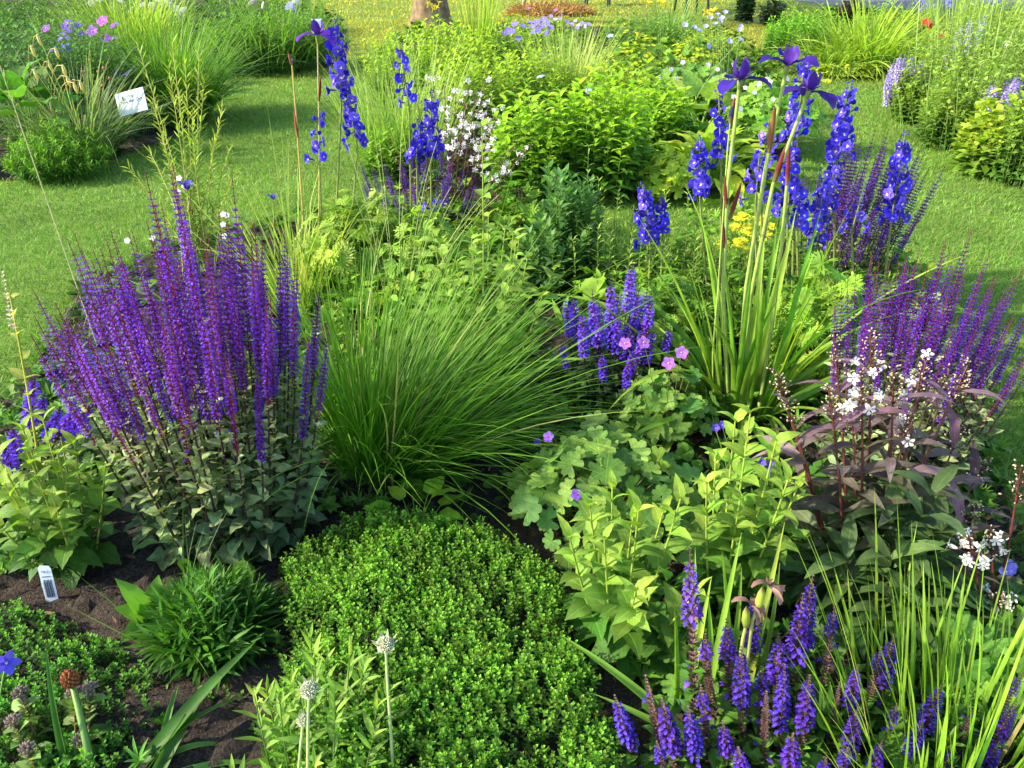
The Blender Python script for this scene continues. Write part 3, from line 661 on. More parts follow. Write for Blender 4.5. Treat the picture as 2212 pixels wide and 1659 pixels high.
tips = [(1490, 1190, 1.12), (1630, 1285, 1.18), (1570, 1340, 1.12), (1530, 1370, 1.08), (1600, 1400, 1.05), (1760, 1245, 1.16), (1735, 1290, 1.12), (1805, 1310, 1.12), (1690, 1370, 1.1),
        (1700, 1440, 1.02), (1650, 1500, .98), (1745, 1460, 1.0), (1815, 1480, 1.02), (1850, 1530, .98), (1900, 1400, 1.1), (1930, 1375, 1.12), (1935, 1520, 1.0), (1395, 1455, 1.0), (1330, 1500, .98), (1425, 1510, .96),
        (1510, 1480, 1.0), (1480, 1530, .95), (1560, 1560, .95), (1590, 1620, .9), (1720, 1590, .92), (1790, 1640, .9), (1830, 1620, .9), (1905, 1600, .92), (1990, 1560, .96), (2040, 1480, 1.02), (2110, 1520, 1.0), (2200, 1520, 1.0), (2160, 1600, .95), (2060, 1620, .93), (1420, 1600, .9), (2205, 1450, 1.05), (1860, 1440, 1.05), (1640, 1440, 1.05)]
salvia('fading blue sage with brown lower spikes in the bottom right corner', b, [curve3(t*[.8, .75, 0], t*[.95, .9, .6], t, 8) for t in loc(b, tips)], VARF, .80, .27, stemc=(.10, .07, .04), ll=(.06, .03), leafc=(DEEP, MID), sr=.002, lt=.45, nodes=5)

# green tussock grass beside the big sage
tuft('ornamental_grass', 'fountain of fine green grass blades right of the big violet sage', 'grass', gp(840, 1020), 1200, .56, .0024, .66, .12, .85, (.07, .21, .012), (.15, .30, .02), 8, .25, (.27, .08), None, .035)
tuft('ornamental_grass', 'upright pale grass tussock between the sage and the far white beardtongue', 'grass', gp(650, 680), 190, .42, .0034, .45, .10, .5, (.24, .38, .05), (.42, .48, .12), 7, .3, (0, 0), None, .08)
tuft('ornamental_grass', 'bright narrow grass blades standing in the bottom right corner', 'grass', gp(2080, 1700), 330, .29, .0032, .40, .24, .3, (.20, .38, .03), (.30, .45, .05), 7, .3, (-.03, .02), None, .03)
tuft('weed_grass', 'thin wispy grass on the bare soil left of the dark tuft', 'grass', gp(400, 1390), 46, .20, .0011, .7, .06, .7, (.09, .18, .03), None, 5, .3)

# iris with four tall stems
P0 = gp(1600, 905); Y0 = P0[1]
e = thing('iris', 'tall iris with three dark violet flowers above arching strap leaves', 'iris', P0)
def ipath(px): return np.array(loc(P0, px))
def smooth(pts, K=10):
    pts = np.array(pts); x = np.linspace(0, len(pts)-1, K); return np.stack([np.interp(x, np.arange(len(pts)), pts[:, i]) for i in range(3)], 1)
SH = (.20, .035, .03); SG = (.34, .36, .14)
gc = np.linspace(0, 1, 10)
iris_stem(e, smooth(ipath([(1575, 890, Y0), (1562, 640, Y0-.02), (1572, 400, Y0-.04), (1597, 190, Y0-.06)])), iris_flower(1.12, .42, az0=.15), [(.60, .10, .008, SH), (.48, .10, .0075, SH)])
iris_stem(e, smooth(ipath([(1590, 890, Y0), (1612, 620, Y0), (1655, 360, Y0-.02), (1697, 160, Y0-.03)])), iris_flower(1.08, .75, az0=.5), [(.72, .13, .009, (.30, .14, .05))])
iris_stem(e, smooth(ipath([(1600, 890, Y0), (1622, 640, Y0+.02), (1670, 400, Y0+.01), (1742, 212, Y0)])), iris_flower(1.08, .30, c=(.04, .016, .21), az0=-.1), [(.68, .12, .009, SH), (.50, .09, .008, SG)])
iris_stem(e, smooth(ipath([(1640, 880, Y0), (1668, 700, Y0+.03), (1690, 520, Y0+.03), (1700, 400, Y0+.03)])), None, [(.99, .13, .007, SH), (.55, .11, .006, (.16, .08, .05))])
iris_stem(e, smooth(ipath([(1540, 880, Y0), (1540, 760, Y0-.02), (1560, 520, Y0-.03), (1578, 470, Y0-.03)])), None, [(.97, .12, .007, SH)], r=.0035)
iris_stem(e, smooth(ipath([(1545, 890, Y0), (1553, 600, Y0-.03), (1572, 320, Y0-.04), (1578, 260, Y0-.04)])), None, [(.97, .07, .007, (.28, .08, .05)), (.99, .055, .009, (.04, .03, .12))], r=.003)
sp = []
for k in range(52):
    az = k*2.4+R.normal(0, .3); el = R.uniform(1.28, 1.53) if k % 5 else R.uniform(.95, 1.2)
    sp.append(([math.cos(az)*.085, math.sin(az)*.06, 0], az, el, R.uniform(.42, .86) if el > 1.25 else R.uniform(.4, .6), R.uniform(.0075, .0125), R.uniform(.05, 1.0) if el > 1.25 else R.uniform(1.3, 2.2)))
for (az, el, L, w, bd) in ((3.12, .86, .86, .013, .30), (2.95, 1.15, .95, .013, 1.6), (3.0, 1.2, .70, .014, 1.75), (3.15, .80, .80, .014, 1.05), (3.3, 1.0, .62, .014, 2.0), (3.7, 1.0, .60, .015, 2.4), (3.4, 1.25, .72, .015, 1.7), (.05, 1.0, .86, .015, 1.1), (-.05, .80, .80, .015, .95), (.15, .7, .62, .014, .7), (.3, 1.1, .70, .014, 1.6), (-.5, .9, .70, .015, 1.5), (3.9, 1.0, .56, .015, 2.5), (2.6, 1.15, .70, .014, 1.3), (-1.2, 1.0, .50, .014, 2.1), (-1.9, 1.0, .50, .015, 2.4), (.6, 1.1, .72, .014, 1.2), (4.3, 1.0, .5, .014, 2.3), (4.0, .8, .62, .013, 1.2)):
    sp.append(([math.cos(az)*.05, math.sin(az)*.05, 0], az, el, L, w, bd))
straps(e, sp, (.09, .24, .02), (.32, .48, .05))
# left iris, thin stems going over
P0 = gp(640, 640); Y0 = P0[1]; e = thing('iris', 'thin iris with one open violet flower before the far white label and two fading buds', 'iris', P0)
iris_stem(e, smooth(ipath([(672, 620, Y0), (690, 480, Y0), (690, 300, Y0), (686, 88, Y0)])), iris_flower(1.15, .35, c=(.12, .03, .42)), [(.80, .10, .006, SH)], .0045, (.42, .36, .12))
iris_stem(e, smooth(ipath([(660, 620, Y0), (655, 470, Y0), (640, 250, Y0), (630, 130, Y0)])), None, [(.97, .05, .006, (.24, .10, .05)), (.60, .12, .007, (.32, .10, .04)), (1.0, .06, .008, (.10, .09, .34))], .0045, (.48, .36, .10))
iris_stem(e, smooth(ipath([(600, 640, Y0), (594, 560, Y0), (592, 480, Y0), (590, 440, Y0)])), iris_flower(.42, 1.2, c=(.10, .09, .45)), [(.6, .06, .006, (.34, .30, .08))], .003)
straps(e, [([math.cos(k)*.06, math.sin(k)*.05, 0], k*2.4, R.uniform(1.0, 1.45), R.uniform(.3, .55), R.uniform(.006, .009), R.uniform(.2, 1.4)) for k in range(22)], (.15, .28, .03), (.30, .42, .08))
P0 = gp(420, 690); Y0 = P0[1]; e = thing('iris', 'small spent iris bloom behind the top of the big violet sage', 'iris', P0)
iris_stem(e, smooth(ipath([(440, 680, Y0), (420, 560, Y0), (410, 470, Y0), (405, 420, Y0)])), iris_flower(.6, 1.3, c=(.10, .10, .48)), [(.75, .06, .007, (.30, .28, .10))], .003)
straps(e, [([math.cos(k)*.04, math.sin(k)*.04, 0], k*2.4, R.uniform(1.0, 1.4), R.uniform(.2, .4), .004, R.uniform(.3, 1.4)) for k in range(14)])
P0 = gp(1560, 1560); Y0 = P0[1]; e = thing('iris', 'iris with two swollen green seed pods and withered petals before the blue sage', 'iris', P0)
for px in ([(1590, 1560, Y0), (1595, 1450, Y0), (1605, 1380, Y0), (1612, 1350, Y0)], [(1610, 1560, Y0), (1612, 1450, Y0), (1625, 1340, Y0), (1640, 1310, Y0)]):
    q = smooth(ipath(px)); so = iris_stem(e, q, None, [(.97, .055, .0085, (.36, .44, .08))], .0045, (.34, .36, .10), None)
    g = G(); d = nrm((q[-1]-q[-2])[None])[0]; a = np.arange(6)*1.05; leaves(g, np.repeat((q[-1]+d*.052)[None], 6, 0), np.c_[np.cos(a)*.6+.5, np.sin(a)*.6, np.ones(6)*.3], .045, .006, vary((.22, .12, .10), 6, .3), 'petal', 2.2, .5, 5, .4); g.obj('withered_petal', M_DRY, so)
straps(e, [([.02*k-.10, 0, 0], 1.2 if k % 2 else 2.0, 1.45-.02*k, .30+.05*(k % 4), .0075, .1+.1*(k % 3)) for k in range(8)]+[([-.05, -.08, 0], 2.75, .75, .38, .012, .35), ([-.02, -.10, 0], 2.9, .6, .30, .010, .3), ([.05, 0, 0], .9, 1.2, .35, .007, .4)], (.19, .36, .03), (.30, .46, .06))

# beardtongues
P0 = gp(1880, 1345); T_ = [(1672, 800, 1.62), (1690, 850, 1.6), (1800, 735, 1.62), (1880, 720, 1.66), (1860, 800, 1.52), (1930, 800, 1.55), (1990, 800, 1.58), (2000, 780, 1.66), (2090, 790, 1.6), (1790, 840, 1.5), (1840, 880, 1.56), (2050, 800, 1.7), (2130, 1000, 1.6), (2110, 1090, 1.5), (1930, 880, 1.64), (1960, 900, 1.5), (2080, 920, 1.66)]
penstemon('wine red beardtongue with white buds and purple tinged leaves in front of the right sage', P0, loc(P0, T_), [.0, .0, .0, .10, .12, .10, .06, .04, .0, .02, .08, .0, .0, .0, .03, .03, .0], .14, .20, n_low=44, hl=.50, pw=.030, fs=1.35, leafc=((.085, .11, .04), (.19, .11, .15)))
P0 = gp(965, 520); T_ = [(935, 172, 4.1), (1010, 178, 4.2), (1048, 175, 4.15), (1065, 270, 4.0), (985, 200, 4.05), (900, 215, 4.1), (1030, 200, 4.3), (1080, 240, 4.1), (1115, 310, 3.9), (1143, 318, 4.0), (960, 190, 4.2), (850, 330, 4.0), (1005, 240, 3.9), (1060, 210, 4.2)]
penstemon('white flowering beardtongue with maroon leaves beyond the tussock, left of the middle', P0, loc(P0, T_), [.2, .4, .5, .45, .4, .1, .4, .5, .25, .3, .25, .05, .35, .4], .40, .10, ((.085, .03, .025), (.10, .035, .035)), 34, hl=.55, sr=.004, pw=.055, fs=1.3)
P0 = gp(2170, 1420); penstemon('single beardtongue stalk with few white flowers at the right edge', P0, loc(P0, [(2092, 1160, 1.3), (2140, 1150, 1.35), (2205, 1010, 1.4), (2150, 1290, 1.28)]), [.25, .1, .0, .2], .2, .10, n_low=8, hl=.3, fs=1.2)

# delphiniums
DL = [('tall blue delphinium spire beside the far white label, leftmost of the large ones', (715, 640), (722, 45), (738, 200), 1.15, .034, 0), ('blue delphinium spire leaning right just under the tallest left one', (745, 640), (745, 175), (772, 318), 1.1, .032, 0),
      ('short loose delphinium spire at the foot of the thin iris stem', (700, 640), (688, 235), (690, 355), .45, .030, .1), ('sparse delphinium spire with single bells against the green bed', (890, 620), (862, 85), (884, 232), .5, .028, .1),
      ('blue delphinium spire in front of the far white beardtongue', (935, 620), (932, 200), (930, 345), 1.0, .036, 0), ('blue delphinium side spire left of the far white beardtongue', (905, 620), (903, 262), (900, 350), .9, .026, 0),
      ('few low delphinium flowers below the far white beardtongue', (935, 600), (945, 425), (930, 460), .7, .03, .1), ('double blue delphinium spire in front of the middle lawn strip', (1400, 700), (1388, 398), (1405, 530), 1.35, .036, 0),
      ('shorter half of the delphinium pair at the middle lawn strip', (1425, 700), (1428, 430), (1432, 505), 1.3, .024, 0), ('blue delphinium spire before the yellow hosta, nearest the middle', (1535, 700), (1512, 298), (1512, 425), 1.2, .030, 0),
      ('loose delphinium spire just left of the first iris bloom', (1560, 700), (1552, 180), (1558, 360), .62, .027, .1), ('pale budding delphinium spire between the iris stems', (1650, 720), (1660, 265), (1645, 385), .8, .034, .15),
      ('broad blue delphinium spire directly behind the iris blooms', (1710, 720), (1738, 120), (1722, 300), 1.0, .033, 0), ('wide lower delphinium spire left of the dark sage', (1700, 740), (1712, 290), (1702, 460), 1.1, .036, 0),
      ('tallest blue delphinium spire right of the iris', (1800, 720), (1838, 178), (1808, 345), 1.2, .036, 0),
      ('lower blue delphinium spire at the foot of the tallest right one', (1790, 720), (1808, 340), (1785, 450), 1.2, .038, 0), ('blue delphinium spire at the right end above the dark sage', (1900, 720), (1955, 290), (1925, 480), 1.35, .036, 0),
      ('pale violet delphinium spire left of the broad one, above the yellow spurge', (1640, 730), (1640, 340), (1632, 440), .6, .034, .1), ('low delphinium spire at the foot of the wide lower one', (1730, 740), (1725, 400), (1722, 500), .9, .036, .05), ('short delphinium spire low among the dark sage spikes', (1780, 740), (1775, 428), (1765, 540), 1.1, .032, 0), ('short delphinium spire between dark sage and the lawn', (1850, 740), (1855, 445), (1840, 500), .9, .034, .1)]
for k, (lb, bs, tp, bt, dn, wd, th) in enumerate(DL): delphinium(lb, bs, tp, bt, dn*1.05, wd*1.05, 0, thin=th, pale=1.9 if 'pale' in lb else 1.0)

# pale leafy bellflowers (heart leaves, lemon tips)
HL = dict(prof='heart', bend=.9, a0=1.35, a1=.6, c0=(.06, .17, .022), c1=(.30, .44, .05), narrow=.45, wr=.36, k=8, jag=.07, mat=M_VEIN, split=True, fold=.22, roll=.35)
b = gp(1340, 1400); bushy('bellflower', 'leafy bellflower with toothed leaves and lemon tips at the right end of the thyme', 'bellflower', b, .40, .15, 10, nodes=8, l0=.10, l1=.052, sr=.0038, stemc=(.26, .34, .05), **HL)
b = gp(1560, 1330); bushy('bellflower', 'taller leafy bellflower in front of the iris leaves', 'bellflower', b, .52, .13, 10, nodes=9, l0=.095, l1=.052, sr=.0038, stemc=(.28, .36, .05), lean=(0, .04), **HL)
b = gp(160, 1235); e, pp = bushy('bellflower', 'pale lemon green bellflower by the small white plant label at the left', 'bellflower', b, .42, .17, 13, nodes=8, l0=.085, l1=.05, sr=.0036, stemc=(.32, .36, .06), **HL)
b2 = gp(110, 1180); t = loc(b2, [(22, 640, 1.75)])[0]; e = thing('bellflower', 'single tall lemon green stalk rising above the left bellflower', 'bellflower', b2); q = curve3([0, 0, 0], t*[.6, .6, .5], t, 10)
s = G(); tubes(s, q, np.linspace(.0042, .002, 10), (.42, .42, .06), 6); so = s.obj('stem', M_STEM, e); g = G(); stem_leaves(g, q, .1, 1, 13, 2, .075, .03, .25, 'ovate', .7, 1.2, .7, (.22, .32, .06), (.45, .50, .10), k=6, jag=.05, roll=.4); g.obj('leaves', M_VEIN, so)
g = G(); stem_leaves(g, cut(q, .8, 1)+[0, 0, .06], 0, 1, 14, 4, .012, .006, .3, 'petal', .5, 1.1, .5, (.55, .48, .36), (.6, .5, .4), k=2); g.obj('seed_spike', M_DRY, so)
b = gp(1040, 850); bushy('bellflower', 'large leafy green plant behind the tussock, right of the far beardtongue', 'leafy plant', b, .58, .27, 24, nodes=10, l0=.10, l1=.045, sr=.003, stemc=(.26, .34, .05), lean=(0, .1), prof='ovate', bend=.9, a0=1.35, a1=.7, c0=(.08, .20, .03), c1=(.28, .42, .06), wr=.30, k=6, mat=M_VEIN, split=True)

# willow-leaved plant
P0 = gp(430, 600); tt = [(298, 100, 3.8), (372, 95, 3.9), (400, 140, 3.8), (430, 120, 3.9), (330, 225, 3.7), (385, 190, 3.8), (350, 300, 3.7), (480, 235, 3.9), (497, 320, 3.8), (465, 300, 3.7), (280, 365, 3.7), (415, 240, 3.6), (440, 180, 3.8), (325, 330, 3.9), (510, 370, 3.8), (365, 150, 3.7)]
e = thing('willowleaf_plant', 'tall airy plant with narrow willow like leaves standing before the lawn at left', 'perennial', P0)
for t in loc(P0, tt):
    q = curve3(R.normal(0, .03, 3)*[1, 1, 0], t*[.35, .35, .55]+[.02, 0, 0], t, 12); s = G(); tubes(s, q, np.linspace(.004, .0015, 12), (.36, .34, .07), 5); so = s.obj('stem', M_STEM, e)
    g = G(); stem_leaves(g, q, .12, 1, 30, 2, .075, .055, .065, 'lance', .4, 1.05, .55, (.14, .26, .04), (.36, .46, .05), k=3, rot=2.4, roll=.5); g.obj('leaves', M_LEAF, so)
P0 = gp(440, 640); e = thing('mallow', 'few small white blossoms beside the willow leaved plant, above the big sage', 'flower', P0)
for t in loc(P0, [(387, 385, 3.2), (398, 402, 3.2), (385, 415, 3.2), (490, 465, 3.2), (482, 463, 3.2), (482, 485, 3.2), (485, 510, 3.2), (330, 515, 3.1), (275, 520, 3.0)]):
    g = G(); tubes(g, curve3(t*[.3, .3, 0], t*[.5, .5, .6], t, 5), .0012, (.2, .3, .06), 4); s = g.obj('flower_stalk', M_STEM, e); g = G(); stamp(g, five_petal(.013, (.75, .70, .74)), t[None], [[0, -.8, .6]]); g.obj('flower', M_PETAL, s)

# dark upright bushy plants in the centre
b = gp(1215, 650); bushy('lily_plant', 'dense dark green bushy plant standing on bare soil in the middle of the bed', 'shrub', b, .52, .17, 44, nodes=15, per=3, l0=.075, l1=.05, wr=.2, prof='lance', bend=.45, a0=1.2, a1=.6, c0=(.05, .14, .035), c1=(.13, .27, .07), r0=.45, hv=.16, lean=(.0, .05), k=4, dome=.5)
b = gp(1330, 640); bushy('goldenrod', 'thin upright pale green stems before the middle lawn strip', 'perennial', b, .42, .30, 46, nodes=16, per=2, l0=.05, l1=.03, wr=.10, prof='lance', bend=.5, a0=1.2, a1=.7, c0=(.18, .32, .05), c1=(.36, .50, .07), r0=.8, hv=.25)
b = gp(1500, 660); bushy('goldenrod', 'feathery pale green stems beneath the delphinium nearest the middle', 'perennial', b, .38, .30, 46, nodes=14, per=2, l0=.05, l1=.03, wr=.10, prof='lance', bend=.5, a0=1.2, a1=.7, c0=(.18, .32, .05), c1=(.36, .50, .07), r0=.8, hv=.25)
b = gp(1615, 660); e, _ = bushy('spurge', 'yellow green spurge with small yellow heads behind the iris leaves', 'spurge', b, .40, .2, 26, nodes=12, per=2, l0=.035, l1=.02, wr=.2, c0=MID, c1=LIME, r0=.7)
yf = G(); az = np.arange(7)*.9; leaves(yf, np.zeros((7, 3)), np.c_[np.cos(az), np.sin(az), np.full(7, .35)], .02, .009, (.72, .70, .03), 'round', .3, .1, 2, 0); YF = yf.arr()
for t in loc(b, [(1605, 470, 3.2), (1615, 500, 3.2), (1600, 520, 3.15), (1590, 490, 3.25), (1640, 480, 3.2), (1600, 545, 3.1), (1660, 500, 3.3), (1560, 530, 3.1)]): gg = G(); q_ = t+R.normal(0, .012, (5, 3)); stamp(gg, YF, q_, [0, -.3, 1]); tubes(gg, np.stack([np.repeat((t-[0, 0, .04])[None], 5, 0), q_], 1), .0015, MID, 3); gg.obj('flower_head', M_PETAL, e)
# cut-leaved mounds
def palmate(name, label, base, ty, dx, n, c0, c1, group=None, Ls=.05, cat='perennial', nf=9, wr=.11, z0=.25):
    P0 = gp(*base); h, r = hz(base, ty), rw(base, dx); e = thing(name, label, cat, P0, group); T9 = G(); az = np.linspace(-1.9, 1.9, nf)
    leaves(T9, np.zeros((nf, 3)), np.c_[np.cos(az), np.sin(az), R.uniform(0, .3, nf)], 1-.25*np.abs(az)/1.9, wr, (1, 1, 1), 'lance', .4, .2, 3, .2)
    leaves(T9, np.c_[np.cos(az), np.sin(az), np.full(nf, .1)]*.45, np.c_[np.cos(az+.6), np.sin(az+.6), np.full(nf, .1)], .35, wr*.7, (1, 1, 1), 'lance', .3, .2, 2, .2)
    i = np.arange(n)+.5; q = np.sqrt(i/n); a = i*2.4; P = np.c_[q*r*np.cos(a), q*r*np.sin(a), h*(1-.5*q*q)*R.uniform(z0, 1.05, n)]+R.normal(0, .02, (n, 3))
    g = G(); stamp(g, T9.arr(), P, nrm(np.c_[P[:, :2]/r*.9, np.ones(n)]+R.normal(0, .35, (n, 3))), Ls*R.uniform(.6, 1.3, n), None, vary(lerp(c0, c1, R.uniform(0, 1, n)), n)); g.obj('foliage', M_LEAF, e)
    s = G(); tubes(s, np.stack([P*[.2, .2, 0], P*[.7, .7, .6], P], 1), .0013, (.2, .26, .06), 3); s.obj('leaf_stalks', M_STEM, e)['kind'] = 'stuff'; return e
palmate('delphinium_foliage', 'mound of finely cut leaves under the left delphiniums', (790, 640), 425, 125, 420, (.16, .30, .035), (.38, .50, .07), Ls=.065)
palmate('delphinium_foliage', 'finely cut green leaves behind the tussock, below the far beardtongue', (930, 660), 470, 120, 340, (.14, .28, .035), (.32, .46, .06), Ls=.06)
palmate('delphinium_foliage', 'mound of finely cut leaves between the iris and the right sage', (1745, 830), 585, 110, 380, (.14, .30, .03), (.34, .50, .06), Ls=.055)
palmate('delphinium_foliage', 'low feathery green foliage around the short bright sage', (1430, 760), 600, 130, 260, (.11, .25, .03), (.26, .42, .05), Ls=.055)
palmate('delphinium_foliage', 'grey green feathery leaves left of the big sage foliage', (240, 1010), 870, 80, 120, (.11, .18, .08), (.18, .28, .11), Ls=.035)

# geraniums
P0 = gp(1300, 1150); geranium('round leaved cranesbill with single violet flowers right of the tussock', P0, .30, .25, 120, .040, (.085, .20, .04), flowers=[at(1185, 944, 1.70), at(1245, 1068, 1.55), at(1160, 955, 1.9)], c2=(.24, .38, .06))
P0 = gp(1440, 960); geranium('cranesbill with pink and mauve flowers hidden among the iris leaves', P0, .27, .15, 80, .034, (.10, .23, .04), flowers=[at(1472, 762, 1.98), at(1444, 785, 1.95), at(1350, 742, 2.0), at(1390, 740, 2.05)], ft=five_petal(.019, (.48, .18, .62)), c2=(.22, .36, .06))
P0 = gp(2090, 1430); geranium('cranesbill foliage behind the grass at the lower right edge', P0, .17, .17, 90, .040, (.10, .26, .04), flowers=[at(2182, 1225, 1.35), at(2172, 1235, 1.34)], ft=five_petal(.02, (.22, .18, .70)), c2=(.2, .38, .05))
P0 = gp(1590, 1490); geranium('low leafy cover of round leaves beneath the taller bellflower', P0, .13, .16, 60, .030, (.10, .24, .04))
e = thing('bellflower', 'little violet bells low in front of the beardtongue leaves', 'flower', gp(1640, 1180)); P0 = gp(1640, 1180)
for t in loc(P0, [(1645, 1000, 1.62), (1664, 1005, 1.62), (1658, 1020, 1.6), (1545, 925, 1.75), (1560, 918, 1.76)]):
    g = G(); tubes(g, curve3(t*[.4, .4, 0], t*[.6, .6, .6], t, 5), .001, (.2, .3, .06), 4); s = g.obj('flower_stalk', M_STEM, e); g = G(); stamp(g, five_petal(.013, (.14, .08, .62), cup=.9), t[None], [[0, -.6, .6]]); g.obj('flower', M_PETAL, s)

# bright broad-leaved plant above the thyme
rosette('plantain_lily', 'bright green broad leaved plant at the back of the thyme cushion', 'hosta', gp(900, 1165), 16, .095, .36, (.18, .38, .02), (.26, .46, .03), el=(.15, .9), bend=.6, stalk=.9, h=.09)
# dark strappy tuft
b = gp(470, 1395); bushy('pink_plant', 'dark green tuft of narrow glossy leaves between bare soil and thyme', 'perennial', b, .145, .13, 120, nodes=7, per=2, l0=.095, l1=.06, wr=.075, prof='lance', bend=.5, a0=1.1, a1=.45, c0=(.02, .075, .012), c1=(.07, .20, .02), r0=.35, dome=.55, t0=.15, k=4, stemc=(.06, .14, .02), tipc=None)

# thyme cushions: hundreds of tiny shoots
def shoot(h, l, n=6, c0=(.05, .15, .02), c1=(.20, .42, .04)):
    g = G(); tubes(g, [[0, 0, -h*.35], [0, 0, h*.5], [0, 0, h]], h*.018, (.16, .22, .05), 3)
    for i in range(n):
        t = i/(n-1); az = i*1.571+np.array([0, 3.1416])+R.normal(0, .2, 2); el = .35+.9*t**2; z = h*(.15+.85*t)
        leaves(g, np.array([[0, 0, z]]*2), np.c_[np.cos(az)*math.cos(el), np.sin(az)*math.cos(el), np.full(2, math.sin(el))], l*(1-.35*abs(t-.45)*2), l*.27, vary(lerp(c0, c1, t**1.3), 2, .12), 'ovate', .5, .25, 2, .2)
    return g.arr()
def cushion(name, label, pp, z, n, h, l, c0, c1, cat, edge=.09, tint=1.0, nl=6, bump=.012):
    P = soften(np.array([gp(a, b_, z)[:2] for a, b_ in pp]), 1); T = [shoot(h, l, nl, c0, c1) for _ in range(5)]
    lo, hi = P.min(0), P.max(0); lo = np.maximum(lo, [-3, .62]); A = (hi-lo).prod(); x, y = R.uniform(lo[0], hi[0], int(n*A)), R.uniform(lo[1], hi[1], int(n*A)); ok = inpoly(P, x, y); x, y = x[ok], y[ok]
    Q = np.roll(P, -1, 0); d = np.full(len(x), 9.0)
    for a_, b_ in zip(P, Q):
        ab = b_-a_; t = np.clip(((x-a_[0])*ab[0]+(y-a_[1])*ab[1])/(ab@ab+1e-9), 0, 1); d = np.minimum(d, np.hypot(x-a_[0]-ab[0]*t, y-a_[1]-ab[1]*t))
    d = d-.035*R.uniform(0, 1, len(x))-.03*(np.sin(x*33)*np.sin(y*29)*.5+.5); lf = np.sin(x*13+np.sin(y*9)*1.7)*np.sin(y*11+np.sin(x*8)); kp = (d > 0) & (R.uniform(0, 1, len(x)) < .62+.5*lf+.3); x, y, d, lf = x[kp], y[kp], d[kp], lf[kp]
    s = np.clip(d/edge, 0, 1); s = np.sqrt(1-(1-s)**2); zz = z*(.18+.82*s)+bump*np.sin(x*21+np.sin(y*17))*np.sin(y*19+x*5)-h*.6+R.normal(0, h*.16, len(x)); zz = np.maximum(zz+.010*lf, .0); tl = R.uniform(0, 1, len(x)) < .035; zz[tl] += h*.5
    g = G(); k = R.integers(0, 5, len(x))
    for j in range(5):
        q = k == j; m = q.sum(); stamp(g, T[j], np.c_[x, y, zz][q], nrm(np.c_[R.normal(0, .22, (m, 2)), np.ones(m)]), R.uniform(.7, 1.25, m), None, vary((tint,)*3, m, .2, .09)*(1+.16*lf[q])[:, None])
    m = int(len(x)*.05); i = R.integers(0, len(x), m); leaves(g, np.c_[x, y, zz][i], nrm(R.normal(0, 1, (m, 3))+[0, 0, .6]), h*.9, .0012, vary((.30, .20, .09), m, .3), 'grass', .5, None, 3, .5)
    o = g.obj(name, M_LEAF); return tag(o, label, cat)
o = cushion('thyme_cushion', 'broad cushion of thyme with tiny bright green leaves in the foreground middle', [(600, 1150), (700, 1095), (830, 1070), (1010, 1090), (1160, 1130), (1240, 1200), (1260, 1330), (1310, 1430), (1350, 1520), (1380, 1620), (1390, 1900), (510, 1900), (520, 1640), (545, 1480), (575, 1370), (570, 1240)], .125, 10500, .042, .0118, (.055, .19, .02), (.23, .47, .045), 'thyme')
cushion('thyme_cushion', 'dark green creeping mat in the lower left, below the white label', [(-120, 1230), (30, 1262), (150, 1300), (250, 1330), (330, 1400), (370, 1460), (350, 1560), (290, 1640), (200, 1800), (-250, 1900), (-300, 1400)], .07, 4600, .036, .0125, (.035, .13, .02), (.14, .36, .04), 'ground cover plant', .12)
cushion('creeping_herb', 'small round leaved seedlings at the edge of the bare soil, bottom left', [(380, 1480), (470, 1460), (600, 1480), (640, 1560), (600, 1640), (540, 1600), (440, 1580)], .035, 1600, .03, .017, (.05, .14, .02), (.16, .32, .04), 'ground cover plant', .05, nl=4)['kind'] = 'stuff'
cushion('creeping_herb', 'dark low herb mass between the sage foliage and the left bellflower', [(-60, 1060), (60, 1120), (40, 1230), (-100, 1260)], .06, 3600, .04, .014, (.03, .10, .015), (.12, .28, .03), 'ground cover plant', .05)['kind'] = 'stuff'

# front plants
b = gp(690, 1720); bushy('scabious', 'upright light green leafy stems in front of the thyme, around the seed heads', 'scabious', b, .26, .15, 22, nodes=9, per=2, l0=.07, l1=.04, wr=.10, prof='lance', bend=.5, a0=1.0, a1=.45, c0=(.12, .26, .04), c1=(.30, .46, .07), r0=.7, hv=.22, split=True, k=5, sr=.002, lean=(.02, .04))
for lb, tp, bs, r in (('tall scabious seed head with pale spiky bracts over the thyme, highest of three', (833, 1400, 1.02), (860, 1800), .015), ('round greenish white scabious seed head at the bottom left of the thyme', (668, 1497, .90), (672, 1860), .0135), ('small scabious seed head just below the round greenish one', (655, 1560, .90), (640, 1860), .010)):
    P0 = gp(*bs); t = at(*tp)-P0; e = thing('scabious_seed_head', lb, 'seed head', P0, 'scabious seed heads'); s = G(); q = curve3([0, 0, 0], t*[.4, .4, .6], t, 8); tubes(s, q, np.linspace(.0033, .0026, 8), (.36, .44, .16), 7); so = s.obj('stem', M_STEM, e)
    o = seed_head(r).obj('seed_ball', M_LEAF, so); o.location = Vector(t)+Vector((0, 0, r*.6)); o.rotation_euler = (R.normal(.15, .1), R.normal(0, .1), 0)
P0 = gp(1180, 1760); t = at(1140, 1622, 1.0)-P0; e = thing('scabious_bud', 'small yellow green flower bud at the bottom edge before the thyme', 'flower bud', P0); s = G(); tubes(s, curve3([0, 0, 0], t*[.5, .4, .7], t, 6), .0016, (.30, .38, .16), 5); so = s.obj('stem', M_STEM, e); o = seed_head(.0075, (.62, .62, .14), (.45, .5, .1)).obj('bud', M_LEAF, so); o.location = t
P0 = gp(270, 1720); e = thing('leek_plant', 'plant of broad folded strap leaves with a brown seed head in the bottom left corner', 'perennial', P0)
